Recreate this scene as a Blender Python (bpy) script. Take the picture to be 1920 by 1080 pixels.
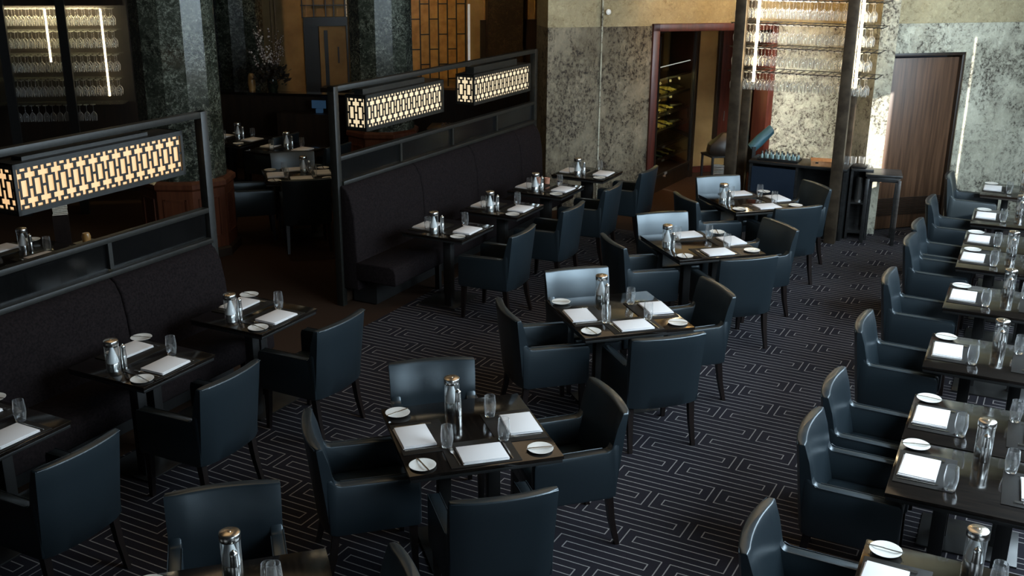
import bpy, bmesh, math, random
from math import sin, cos, pi, radians as rad
from mathutils import Vector, Matrix
random.seed(7)
for o in list(bpy.data.objects): bpy.data.objects.remove(o)
sc = bpy.context.scene
COL = sc.collection

# ------------------------------------------------------------------ camera
cam_d = bpy.data.cameras.new('camera'); cam = bpy.data.objects.new('camera', cam_d); COL.objects.link(cam)
cam_d.sensor_width = 36.0; cam_d.lens = 36.0 * 1948.0 / 1920.0
cam.location = (0, 0, 3.45)
PITCH, ROLL = rad(18.31), rad(0.44)
f_ = Vector((0, cos(PITCH), -sin(PITCH))); rt = Vector((1, 0, 0)); up = rt.cross(f_)
r2 = rt * cos(ROLL) + up * sin(ROLL); u2 = -rt * sin(ROLL) + up * cos(ROLL)
cam.matrix_world = Matrix(((r2.x, u2.x, -f_.x, 0), (r2.y, u2.y, -f_.y, 0), (r2.z, u2.z, -f_.z, 3.45), (0, 0, 0, 1)))
sc.camera = cam
cam_d.clip_end = 100

# ------------------------------------------------------------------ colour management, world
sc.view_settings.view_transform = 'Standard'; sc.view_settings.look = 'None'
sc.view_settings.gamma = 1.0; sc.view_settings.use_curve_mapping = False
sc.view_settings.exposure = 0.0
w = bpy.data.worlds.new('world'); sc.world = w; w.use_nodes = True
w.node_tree.nodes['Background'].inputs[0].default_value = (0.55, 0.7, 1.0, 1)
w.node_tree.nodes['Background'].inputs[1].default_value = 0.02

# ------------------------------------------------------------------ plan directions
def D(a): return Vector((cos(rad(a)), sin(rad(a))))
G = 63.0                                  # the banquettes' direction
E_ = D(G); N_ = Vector((E_.y, -E_.x))     # along the banquettes / towards the windows
P0 = Vector((-1.73, 9.79))                # foot of the far screen's near post
def bn(s, t, z=None):                     # banquette frame -> world
    p = P0 + E_ * s + N_ * t
    return Vector((p.x, p.y, z)) if z is not None else p
WR = Vector((4.0, 3.8))                   # window wall runs from here along G
SUN_AZ, SUN_EL = -50.0, 17.0

# ------------------------------------------------------------------ lights
def area(name, loc, to, sx, sy, power, col, spread=180):
    l = bpy.data.lights.new(name, 'AREA'); l.shape = 'RECTANGLE'; l.size = sx; l.size_y = sy
    l.energy = power; l.color = col; l.spread = rad(spread)
    o = bpy.data.objects.new(name, l); COL.objects.link(o); o.location = loc
    o.rotation_euler = (Vector(to) - Vector(loc)).to_track_quat('-Z', 'Y').to_euler()
    return o
WIN = (0.70, 0.87, 1.0)
for s, p, z, sx, sy in ((-3.7, 75, 1.55, 1.7, 1.7), (0.0, 480, 2.55, 2.5, 3.7), (3.2, 450, 2.55, 2.5, 3.7), (6.4, 320, 2.55, 2.5, 3.7)):
    c = WR + E_ * s - N_ * 0.12
    t = c - N_ * 3
    area('daylight_window', (c.x, c.y, z), (t.x, t.y, z - 0.65), sx, sy, p, WIN)
sun = bpy.data.lights.new('sun', 'SUN'); sun.energy = 16.0; sun.angle = rad(0.6); sun.color = (1.0, 0.95, 0.86)
so = bpy.data.objects.new('sun', sun); COL.objects.link(so)
sd = Vector((cos(rad(SUN_AZ)) * cos(rad(SUN_EL)), sin(rad(SUN_AZ)) * cos(rad(SUN_EL)), sin(rad(SUN_EL))))
so.rotation_euler = (-sd).to_track_quat('-Z', 'Y').to_euler(); so.location = (9, 3, 6)
WARM = (1.0, 0.72, 0.40)
area('warm_ceiling_light', (-3.2, 12.5, 4.4), (-3.2, 12.5, 0), 4.0, 5.0, 9, WARM)
area('warm_ceiling_light', (-2.4, 6.6, 4.4), (-2.4, 6.6, 0), 2.0, 3.5, 14, WARM)
area('warm_ceiling_light', (1.3, 8.2, 4.5), (1.3, 8.2, 0), 2.4, 7.0, 40, (1.0, 0.74, 0.46))
def spot(loc, to, power, size, col=WARM, r=0.05):
    l = bpy.data.lights.new('warm_spot', 'SPOT'); l.energy = power; l.spot_size = rad(size); l.spot_blend = 0.7
    l.color = col; l.shadow_soft_size = r
    o = bpy.data.objects.new('warm_spot', l); COL.objects.link(o); o.location = loc
    o.rotation_euler = (Vector(to) - Vector(loc)).to_track_quat('-Z', 'Y').to_euler()
SPOTS = [((2.3, 12.6, 4.5), (2.9, 14.4, 2.9), 210, 75, (1.0, 0.60, 0.24)), ((4.3, 11.2, 4.4), (4.9, 12.9, 2.6), 90, 70),
         ((-1.2, 17.3, 4.4), (-1.2, 20.6, 2.4), 260, 60), ((-4.3, 16.8, 4.4), (-4.3, 19.8, 2.2), 120, 60),
         ((0.2, 12.0, 4.4), (1.0, 13.9, 1.6), 45, 70), ((3.55, 13.6, 4.4), (3.9, 14.7, 1.9), 110, 80), ((-3.0, 12.6, 4.4), (-2.6, 12.5, 0.7), 24, 50), ((-3.6, 14.6, 4.4), (-3.6, 14.6, 0.7), 40, 50), ((-4.5, 9.2, 4.4), (-4.45, 9.1, 0.7), 24, 45), ((2.9, 14.9, 2.9), (3.6, 16.5, 1.0), 22, 90)]
for a in SPOTS: spot(*a)  # added spots that brighten walls and dim tables; no fittings modelled
area('bar_warm_fill', (4.0, 13.6, 4.3), (4.0, 14.6, 1.9), 1.0, 0.3, 46, (1.0, 0.58, 0.20))  # added warm fill that gilds the wall behind the rack
area('bar_cool_fill', (3.2, 12.4, 3.7), (3.95, 14.8, 0.9), 0.6, 0.6, 30, (0.86, 0.94, 0.95), 50)  # added cool fill inside the room, imitating daylight on the bar's back wall

# ------------------------------------------------------------------ materials
MATS = {}
def mat(name, col, rough=0.5, metal=0.0, spec=0.5, coat=0.0, bump=None, emit=None, noise=None, sheen=0.0):
    m = bpy.data.materials.new(name); m.use_nodes = True; nt = m.node_tree; b = nt.nodes['Principled BSDF']
    b.inputs['Base Color'].default_value = (*col, 1); b.inputs['Roughness'].default_value = rough
    b.inputs['Metallic'].default_value = metal; b.inputs['Specular IOR Level'].default_value = spec
    b.inputs['Coat Weight'].default_value = coat; b.inputs['Coat Roughness'].default_value = 0.1
    b.inputs['Sheen Weight'].default_value = sheen
    if 'leather' in name and name != 'placemat_leather': b.inputs['Specular Tint'].default_value = (0.84, 0.94, 1.0, 1)  # cool window sheen put into the leather's own reflection colour
    tc = nt.nodes.new('ShaderNodeTexCoord')
    if bump:
        n = nt.nodes.new('ShaderNodeTexNoise'); n.inputs['Scale'].default_value = bump[0]; n.inputs['Detail'].default_value = 3
        nt.links.new(tc.outputs['Object'], n.inputs['Vector'])
        bp = nt.nodes.new('ShaderNodeBump'); bp.inputs['Strength'].default_value = bump[1]; bp.inputs['Distance'].default_value = bump[2]
        nt.links.new(n.outputs['Fac'], bp.inputs['Height']); nt.links.new(bp.outputs['Normal'], b.inputs['Normal'])
    if noise:
        n2 = nt.nodes.new('ShaderNodeTexNoise'); n2.inputs['Scale'].default_value = noise[0]; n2.inputs['Detail'].default_value = 4
        nt.links.new(tc.outputs['Object'], n2.inputs['Vector'])
        r = nt.nodes.new('ShaderNodeValToRGB'); r.color_ramp.elements[0].color = (*noise[1], 1); r.color_ramp.elements[1].color = (*noise[2], 1)
        r.color_ramp.elements[0].position = 0.35; r.color_ramp.elements[1].position = 0.65
        nt.links.new(n2.outputs['Fac'], r.inputs['Fac']); nt.links.new(r.outputs['Color'], b.inputs['Base Color'])
    if emit:
        b.inputs['Emission Color'].default_value = (*emit[0], 1); b.inputs['Emission Strength'].default_value = emit[1]
    MATS[name] = m
    return m
def wood(name, c1, c2, rough=0.4, coat=0.0, scale=(30, 30, 2), bump=0.1):
    m = mat(name, c1, rough, coat=coat); nt = m.node_tree; b = nt.nodes['Principled BSDF']
    tc = nt.nodes.new('ShaderNodeTexCoord'); mp = nt.nodes.new('ShaderNodeMapping'); mp.inputs['Scale'].default_value = scale
    n = nt.nodes.new('ShaderNodeTexNoise'); n.inputs['Scale'].default_value = 1.0; n.inputs['Detail'].default_value = 5
    nt.links.new(tc.outputs['Object'], mp.inputs['Vector']); nt.links.new(mp.outputs['Vector'], n.inputs['Vector'])
    r = nt.nodes.new('ShaderNodeValToRGB'); r.color_ramp.elements[0].color = (*c1, 1); r.color_ramp.elements[1].color = (*c2, 1)
    r.color_ramp.elements[0].position = 0.35; r.color_ramp.elements[1].position = 0.65
    nt.links.new(n.outputs['Fac'], r.inputs['Fac']); nt.links.new(r.outputs['Color'], b.inputs['Base Color'])
    bp = nt.nodes.new('ShaderNodeBump'); bp.inputs['Strength'].default_value = bump; bp.inputs['Distance'].default_value = 0.002
    nt.links.new(n.outputs['Fac'], bp.inputs['Height']); nt.links.new(bp.outputs['Normal'], b.inputs['Normal'])
    return m
def stone(name, base, mid, vein, scale=3.0, clus=(0.45, 0.62), rough=0.6, bump=0.5, fine=26, coat=0.0, veinw=0.02, stretch=(1, 1, 1), veins=1.0):
    """veined stone: soft clouds and crackly broken veins that gather in clusters"""
    m = mat(name, base, rough, coat=coat); nt = m.node_tree; b = nt.nodes['Principled BSDF']; L = nt.links.new
    tc = nt.nodes.new('ShaderNodeTexCoord'); mp = nt.nodes.new('ShaderNodeMapping'); mp.inputs['Scale'].default_value = stretch
    L(tc.outputs['Object'], mp.inputs['Vector'])
    def noise(sc_, det, ro, dist=0.0):
        n = nt.nodes.new('ShaderNodeTexNoise'); n.inputs['Scale'].default_value = sc_; n.inputs['Detail'].default_value = det
        n.inputs['Roughness'].default_value = ro; n.inputs['Distortion'].default_value = dist; L(mp.outputs['Vector'], n.inputs['Vector']); return n.outputs['Fac']
    def M(op, a, c=None):
        n = nt.nodes.new('ShaderNodeMath'); n.operation = op
        for i, v in enumerate((a, c)):
            if v is None: continue
            if isinstance(v, (int, float)): n.inputs[i].default_value = v
            else: L(v, n.inputs[i])
        return n.outputs[0]
    def mrange(v, a, c, d=0.0, e=1.0):
        n = nt.nodes.new('ShaderNodeMapRange'); n.inputs['From Min'].default_value = a; n.inputs['From Max'].default_value = c
        n.inputs['To Min'].default_value = d; n.inputs['To Max'].default_value = e; L(v, n.inputs['Value']); return n.outputs[0]
    clouds = noise(scale * 0.5, 5, 0.6); cl = noise(scale * 0.9, 3, 0.6, 0.6); va = noise(scale * 3.4, 10, 0.78, 0.25); vb = noise(scale * 1.3, 12, 0.74, 0.3); fn = noise(fine, 6, 0.7)
    r1 = nt.nodes.new('ShaderNodeValToRGB'); r1.color_ramp.elements[0].color = (*base, 1); r1.color_ramp.elements[1].color = (*mid, 1)
    r1.color_ramp.elements[0].position = 0.38; r1.color_ramp.elements[1].position = 0.62; L(clouds, r1.inputs['Fac'])
    v1 = mrange(M('ABSOLUTE', M('SUBTRACT', va, 0.5)), 0.0, veinw, 1.0, 0.0)
    v2 = mrange(M('ABSOLUTE', M('SUBTRACT', vb, 0.5)), 0.0, veinw * 0.6, 1.0, 0.0)
    c1 = mrange(cl, clus[0], clus[1]); spk = mrange(fn, 0.42, 0.60)
    mask = M('MULTIPLY', M('MINIMUM', M('ADD', M('MULTIPLY', M('MULTIPLY', v1, c1), M('ADD', M('MULTIPLY', spk, 0.7), 0.3)), M('MULTIPLY', v2, M('MULTIPLY', spk, 0.7))), 1.0), veins)
    mot = mrange(fn, 0.3, 0.7, 0.78, 1.18)
    vm = nt.nodes.new('ShaderNodeVectorMath'); vm.operation = 'SCALE'; L(r1.outputs['Color'], vm.inputs[0]); L(mot, vm.inputs['Scale'])
    mx = nt.nodes.new('ShaderNodeMix'); mx.data_type = 'RGBA'; L(mask, mx.inputs['Factor'])
    L(vm.outputs[0], mx.inputs['A']); mx.inputs['B'].default_value = (*vein, 1); L(mx.outputs['Result'], b.inputs['Base Color'])
    bp = nt.nodes.new('ShaderNodeBump'); bp.inputs['Strength'].default_value = bump; bp.inputs['Distance'].default_value = 0.012
    L(M('SUBTRACT', fn, M('MULTIPLY', mask, 0.5)), bp.inputs['Height']); L(bp.outputs['Normal'], b.inputs['Normal'])
    return m
def thin_glass(name, tint=(1, 1, 1), base=0.04, edge=0.85, rough=0.0, haze=0.0, pw=1.3):
    """thin-walled clear glass; haze = share of scattering in the reflecting part that imitates bright outlines and highlights"""
    m = bpy.data.materials.new(name); m.use_nodes = True; nt = m.node_tree; nt.nodes.clear(); L = nt.links.new
    out = nt.nodes.new('ShaderNodeOutputMaterial'); tr = nt.nodes.new('ShaderNodeBsdfTransparent'); tr.inputs[0].default_value = (*tint, 1)
    gl = nt.nodes.new('ShaderNodeBsdfGlossy'); gl.inputs['Roughness'].default_value = rough; gl.inputs['Color'].default_value = (1, 1, 1, 1)
    df = nt.nodes.new('ShaderNodeBsdfDiffuse'); df.inputs['Color'].default_value = (0.95, 0.96, 0.97, 1)
    tl = nt.nodes.new('ShaderNodeBsdfTranslucent'); tl.inputs['Color'].default_value = (0.95, 0.96, 0.97, 1)
    m1 = nt.nodes.new('ShaderNodeMixShader'); m1.inputs[0].default_value = 0.5; L(df.outputs[0], m1.inputs[1]); L(tl.outputs[0], m1.inputs[2])
    m2 = nt.nodes.new('ShaderNodeMixShader'); m2.inputs[0].default_value = haze; L(gl.outputs[0], m2.inputs[1]); L(m1.outputs[0], m2.inputs[2])
    lw = nt.nodes.new('ShaderNodeLayerWeight'); lw.inputs['Blend'].default_value = 0.35
    p = nt.nodes.new('ShaderNodeMath'); p.operation = 'POWER'; L(lw.outputs['Facing'], p.inputs[0]); p.inputs[1].default_value = pw
    mr = nt.nodes.new('ShaderNodeMapRange'); mr.inputs['To Min'].default_value = base; mr.inputs['To Max'].default_value = edge
    L(p.outputs[0], mr.inputs['Value'])
    mx = nt.nodes.new('ShaderNodeMixShader'); L(mr.outputs[0], mx.inputs[0]); L(tr.outputs[0], mx.inputs[1]); L(m2.outputs[0], mx.inputs[2])
    L(mx.outputs[0], out.inputs['Surface']); MATS[name] = m
    return m

leather = mat('navy_leather', (0.0090, 0.0142, 0.0182), 0.33, spec=0.9, bump=(260, 0.12, 0.002), coat=0.0)
cushion_leather = mat('cushion_leather', (0.008, 0.014, 0.018), 0.36, spec=0.9, bump=(9, 0.35, 0.02))
legwood = wood('dark_leg_wood', (0.005, 0.0032, 0.003), (0.011, 0.006, 0.005), 0.35, scale=(40, 40, 4))
lacquer = wood('black_lacquered_wood', (0.004, 0.0032, 0.0027), (0.010, 0.0072, 0.0055), 0.11, coat=0.3, scale=(60, 3, 60), bump=0.04)
blackmetal = mat('black_metal', (0.012, 0.012, 0.012), 0.4, spec=0.5, bump=(90, 0.05, 0.002))
bronze = wood('dark_bronze', (0.0055, 0.0055, 0.0045), (0.012, 0.012, 0.0098), 0.46, scale=(30, 30, 30))
postmetal = mat('brown_metal_post', (0.075, 0.055, 0.035), 0.4, metal=0.5, noise=(8, (0.05, 0.036, 0.024), (0.10, 0.075, 0.05)))
fabric = mat('charcoal_fabric', (0.010, 0.0085, 0.009), 1.0, spec=0.05, bump=(420, 0.3, 0.002), noise=(60, (0.0072, 0.0058, 0.0062), (0.014, 0.0105, 0.011)), sheen=0.0)
matleather = mat('placemat_leather', (0.008, 0.007, 0.006), 0.55, spec=0.3, bump=(200, 0.1, 0.001))
linen = mat('white_linen', (0.68, 0.66, 0.66), 0.9, spec=0.2, bump=(120, 0.15, 0.002))
china = mat('white_china', (0.68, 0.67, 0.64), 0.22, spec=0.5, bump=(3, 0.01, 0.001))
steel = mat('brushed_steel', (0.62, 0.61, 0.59), 0.24, metal=1.0, bump=(300, 0.03, 0.001))
cutsteel = mat('cutlery_steel', (0.7, 0.68, 0.64), 0.2, metal=1.0, bump=(50, 0.01, 0.001))
lidsteel = mat('warm_steel_lid', (0.74, 0.64, 0.52), 0.26, metal=1.0, bump=(200, 0.03, 0.001))
conewhite = mat('frosted_cone', (0.62, 0.62, 0.62), 0.35, bump=(30, 0.02, 0.001))
clear = thin_glass('clear_glass', (0.97, 0.98, 0.98), 0.04, 0.95, 0.0, 0.12, 2.2)
def solid_glass(name):
    m = bpy.data.materials.new(name); m.use_nodes = True; b = m.node_tree.nodes['Principled BSDF']
    b.inputs['Transmission Weight'].default_value = 1.0; b.inputs['Roughness'].default_value = 0.01; b.inputs['IOR'].default_value = 1.5
    b.inputs['Base Color'].default_value = (0.98, 0.99, 0.99, 1)
    n = m.node_tree.nodes.new('ShaderNodeTexNoise'); n.inputs['Scale'].default_value = 38; tc = m.node_tree.nodes.new('ShaderNodeTexCoord'); m.node_tree.links.new(tc.outputs['Object'], n.inputs['Vector'])
    bp = m.node_tree.nodes.new('ShaderNodeBump'); bp.inputs['Strength'].default_value = 0.12; bp.inputs['Distance'].default_value = 0.004
    m.node_tree.links.new(n.outputs['Fac'], bp.inputs['Height']); m.node_tree.links.new(bp.outputs['Normal'], b.inputs['Normal'])
    nt = m.node_tree; L = nt.links.new; out = nt.nodes['Material Output']
    lw = nt.nodes.new('ShaderNodeLayerWeight'); lw.inputs['Blend'].default_value = 0.35; p = nt.nodes.new('ShaderNodeMath'); p.operation = 'POWER'; p.inputs[1].default_value = 2.5
    L(lw.outputs['Facing'], p.inputs[0]); q = nt.nodes.new('ShaderNodeMath'); q.operation = 'MULTIPLY_ADD'; q.inputs[1].default_value = 0.42; q.inputs[2].default_value = 0.03; L(p.outputs[0], q.inputs[0])  # pale scatter towards the edges stands in for bright tumbler highlights
    df = nt.nodes.new('ShaderNodeBsdfTranslucent'); df.inputs['Color'].default_value = (0.9, 0.93, 0.95, 1); d2 = nt.nodes.new('ShaderNodeBsdfDiffuse'); d2.inputs['Color'].default_value = (0.9, 0.93, 0.95, 1)
    m1 = nt.nodes.new('ShaderNodeMixShader'); L(df.outputs[0], m1.inputs[1]); L(d2.outputs[0], m1.inputs[2])
    mx = nt.nodes.new('ShaderNodeMixShader'); L(q.outputs[0], mx.inputs[0]); L(b.outputs[0], mx.inputs[1]); L(m1.outputs[0], mx.inputs[2]); L(mx.outputs[0], out.inputs['Surface'])
    return m
tumblerglass = solid_glass('tumbler_glass')
stemglass = thin_glass('stemware_glass', (0.96, 0.96, 0.94), 0.09, 0.98, 0.05, 0.7, 1.5)
shelfglass = thin_glass('shelf_glass', (0.90, 0.92, 0.88), 0.05, 0.4, 0.1, 0.12, 2.0)
screenglass = thin_glass('smoked_glass', (0.16, 0.17, 0.15), 0.04, 0.4, 0.15, 0.10, 2.0)
cabglass = thin_glass('cabinet_glass', (0.75, 0.75, 0.7), 0.02, 0.5)
ledwarm = mat('led_strip', (1, 1, 1), 0.5, emit=((1.0, 0.78, 0.44), 30.0))
ledwarm2 = mat('led_strip_small', (1, 1, 1), 0.5, emit=((1.0, 0.78, 0.46), 9.0))
lampglow = mat('lantern_paper', (0.9, 0.8, 0.6), 0.8, emit=((1.0, 0.62, 0.30), 0.92), noise=(5, (0.3, 0.26, 0.18), (0.25, 0.2, 0.12)))
lampglow2 = mat('lantern_paper_pale', (0.9, 0.85, 0.7), 0.8, emit=((1.0, 0.80, 0.50), 0.85), noise=(6, (0.3, 0.27, 0.2), (0.3, 0.25, 0.17)))
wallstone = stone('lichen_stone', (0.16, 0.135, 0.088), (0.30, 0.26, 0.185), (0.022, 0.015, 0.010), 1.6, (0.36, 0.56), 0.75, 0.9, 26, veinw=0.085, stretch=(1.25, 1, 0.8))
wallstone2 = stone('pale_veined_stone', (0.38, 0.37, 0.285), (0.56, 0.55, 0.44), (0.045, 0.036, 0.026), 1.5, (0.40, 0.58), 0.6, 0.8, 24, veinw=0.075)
wallupper = stone('glow_tinted_upper_stone', (0.30, 0.25, 0.14), (0.38, 0.33, 0.20), (0.13, 0.09, 0.045), 1.5, (0.44, 0.66), 0.7, 0.9, 24, veinw=0.05, veins=0.7)  # golden glow of the rack strips put into the upper stone's colour
marble = stone('green_marble', (0.009, 0.011, 0.007), (0.034, 0.040, 0.028), (0.34, 0.36, 0.28), 3.6, (0.38, 0.62), 0.26, 0.12, 26, coat=0.3, veinw=0.024)
darkmarble = stone('brown_marble', (0.020, 0.013, 0.008), (0.035, 0.022, 0.013), (0.16, 0.12, 0.07), 3.0, (0.40, 0.65), 0.35, 0.12, 18, veinw=0.02)
basewood = wood('red_brown_wood', (0.060, 0.018, 0.008), (0.105, 0.034, 0.015), 0.35, coat=0.1, scale=(20, 20, 1.5))
trimwood = wood('oxblood_wood', (0.050, 0.011, 0.007), (0.085, 0.020, 0.012), 0.35, scale=(25, 25, 2))
doorwood = wood('walnut_door_wood', (0.044, 0.021, 0.010), (0.098, 0.050, 0.026), 0.45, scale=(38, 38, 1.4), bump=0.2)
darkwood = wood('dark_brown_wood', (0.012, 0.007, 0.004), (0.024, 0.013, 0.007), 0.45, scale=(12, 12, 2))
barwood = wood('black_bar_wood', (0.010, 0.010, 0.010), (0.022, 0.022, 0.022), 0.32, scale=(4, 4, 50))
ochre = mat('ochre_plaster', (0.28, 0.17, 0.06), 0.7, noise=(2.5, (0.22, 0.13, 0.045), (0.32, 0.20, 0.075)), bump=(30, 0.1, 0.003))
goldglass = mat('amber_panel', (0.36, 0.19, 0.055), 0.35, noise=(7, (0.30, 0.15, 0.04), (0.46, 0.26, 0.085)))
boxwood = wood('pale_box_wood', (0.48, 0.22, 0.09), (0.60, 0.31, 0.14), 0.5, scale=(30, 4, 30))
plaster = mat('dark_plaster', (0.05, 0.045, 0.04), 0.9, noise=(2, (0.045, 0.04, 0.036), (0.06, 0.055, 0.05)))
blind = mat('pale_blind', (0.5, 0.5, 0.5), 0.8, noise=(2, (0.48, 0.48, 0.48), (0.52, 0.52, 0.52)))
bottlegreen = mat('dark_bottle_glass', (0.010, 0.016, 0.010), 0.08, noise=(5, (0.008, 0.012, 0.008), (0.014, 0.020, 0.012)))
bottlepale = mat('straw_bottle_glass', (0.50, 0.42, 0.12), 0.2, noise=(9, (0.42, 0.34, 0.08), (0.60, 0.50, 0.18)))
pinkmat = mat('clay_pink', (0.45, 0.20, 0.13), 0.7, noise=(9, (0.42, 0.19, 0.12), (0.48, 0.22, 0.14)))
bluecloth = mat('slate_blue_leather', (0.035, 0.10, 0.13), 0.45, bump=(60, 0.1, 0.003))
leafm = mat('dark_foliage', (0.018, 0.014, 0.010), 0.6, noise=(20, (0.012, 0.012, 0.006), (0.03, 0.018, 0.012)))
blossom = mat('pale_blossom', (0.75, 0.62, 0.55), 0.8, noise=(30, (0.66, 0.54, 0.48), (0.85, 0.75, 0.68)))
twigm = mat('twig_bark', (0.09, 0.05, 0.025), 0.8, noise=(30, (0.07, 0.04, 0.02), (0.11, 0.06, 0.03)))
menupaper = mat('pale_paper', (0.42, 0.38, 0.30), 0.8, noise=(60, (0.3, 0.26, 0.2), (0.5, 0.46, 0.38)))
amberlit = mat('amber_vase', (0.30, 0.17, 0.05), 0.3, noise=(9, (0.26, 0.14, 0.04), (0.36, 0.2, 0.07)))
paleglass = mat('pale_daylit_glass', (0.75, 0.78, 0.8), 0.3, emit=((0.75, 0.85, 1.0), 0.22), noise=(9, (0.7, 0.72, 0.75), (0.8, 0.82, 0.85)))
screenblue = mat('till_screen', (0.02, 0.03, 0.05), 0.2, emit=((0.10, 0.26, 0.50), 0.10), noise=(9, (0.02, 0.03, 0.05), (0.03, 0.04, 0.06)))

def carpet_mat():
    m = mat('patterned_carpet', (0.006, 0.006, 0.008), 0.95, spec=0.15); nt = m.node_tree; b = nt.nodes['Principled BSDF']; L = nt.links.new
    geo = nt.nodes.new('ShaderNodeNewGeometry'); 
    def M(op, a, c=None, d=None):
        n = nt.nodes.new('ShaderNodeMath'); n.operation = op
        for i, v in enumerate((a, c, d)):
            if v is None: continue
            if isinstance(v, (int, float)): n.inputs[i].default_value = v
            else: L(v, n.inputs[i])
        return n.outputs[0]
    sp = nt.nodes.new('ShaderNodeSeparateXYZ'); L(geo.outputs['Position'], sp.inputs[0]); X, Y = sp.outputs[0], sp.outputs[1]
    CA = 62.0; ce, cn = D(CA), Vector((D(CA).y, -D(CA).x))
    # lattice origin measured on the carpet: a gap centre
    O = D(63) * 6.807 + N_ * -1.909
    v = M('ADD', M('MULTIPLY', M('SUBTRACT', X, O.x), ce.x), M('MULTIPLY', M('SUBTRACT', Y, O.y), ce.y))
    u = M('ADD', M('MULTIPLY', M('SUBTRACT', X, O.x), cn.x), M('MULTIPLY', M('SUBTRACT', Y, O.y), cn.y))
    PV, PU = 0.252, 0.707
    vr = M('DIVIDE', M('ADD', v, PV / 2), PV)
    row = M('FLOOR', vr); dv = M('ABSOLUTE', M('MULTIPLY', M('SUBTRACT', M('SUBTRACT', vr, row), 0.5), PV))
    odd = M('FLOORED_MODULO', row, 2.0)
    ur = M('DIVIDE', M('SUBTRACT', u, M('MULTIPLY', odd, PU / 2)), PU)
    du = M('ABSOLUTE', M('MULTIPLY', M('SUBTRACT', M('SUBTRACT', ur, M('FLOOR', ur)), 0.5), PU))
    def line(hu, hv, wd):
        sd_ = M('MAXIMUM', M('SUBTRACT', du, hu), M('SUBTRACT', dv, hv))
        return M('LESS_THAN', M('ABSOLUTE', sd_), wd)
    ln = M('MAXIMUM', line(0.3275, 0.096, 0.0036), line(0.2625, 0.034, 0.0036))
    # where the patterned field lies (aisle side of the banquettes, in front of the cellar lobby)
    t = M('ADD', M('MULTIPLY', M('SUBTRACT', X, P0.x), N_.x), M('MULTIPLY', M('SUBTRACT', Y, P0.y), N_.y))
    s = M('ADD', M('MULTIPLY', M('SUBTRACT', X, P0.x), E_.x), M('MULTIPLY', M('SUBTRACT', Y, P0.y), E_.y))
    field = M('MULTIPLY', M('GREATER_THAN', t, 0.55), M('MAXIMUM', M('LESS_THAN', s, 4.15), M('GREATER_THAN', t, 2.6)))
    ns = nt.nodes.new('ShaderNodeTexNoise'); ns.inputs['Scale'].default_value = 160; ns.inputs['Detail'].default_value = 2; L(geo.outputs['Position'], ns.inputs['Vector'])
    nb = nt.nodes.new('ShaderNodeTexNoise'); nb.inputs['Scale'].default_value = 1.2; L(geo.outputs['Position'], nb.inputs['Vector'])
    def mix(f, A, B):
        x = nt.nodes.new('ShaderNodeMix'); x.data_type = 'RGBA'
        if isinstance(f, float): x.inputs['Factor'].default_value = f
        else: L(f, x.inputs['Factor'])
        for k, q in (('A', A), ('B', B)):
            if isinstance(q, tuple): x.inputs[k].default_value = (*q, 1)
            else: L(q, x.inputs[k])
        return x.outputs['Result']
    ground = mix(nb.outputs['Fac'], (0.008, 0.0075, 0.011), (0.017, 0.015, 0.020))
    linec = mix(ns.outputs['Fac'], (0.13, 0.12, 0.115), (0.30, 0.28, 0.27))
    pat = mix(ln, ground, linec)
    brown = mix(ns.outputs['Fac'], (0.018, 0.009, 0.005), (0.040, 0.020, 0.010))
    L(mix(field, brown, pat), b.inputs['Base Color'])
    bp = nt.nodes.new('ShaderNodeBump'); bp.inputs['Strength'].default_value = 0.4; bp.inputs['Distance'].default_value = 0.003
    L(ns.outputs['Fac'], bp.inputs['Height']); L(bp.outputs['Normal'], b.inputs['Normal'])
    return m
carpet = carpet_mat()

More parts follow.
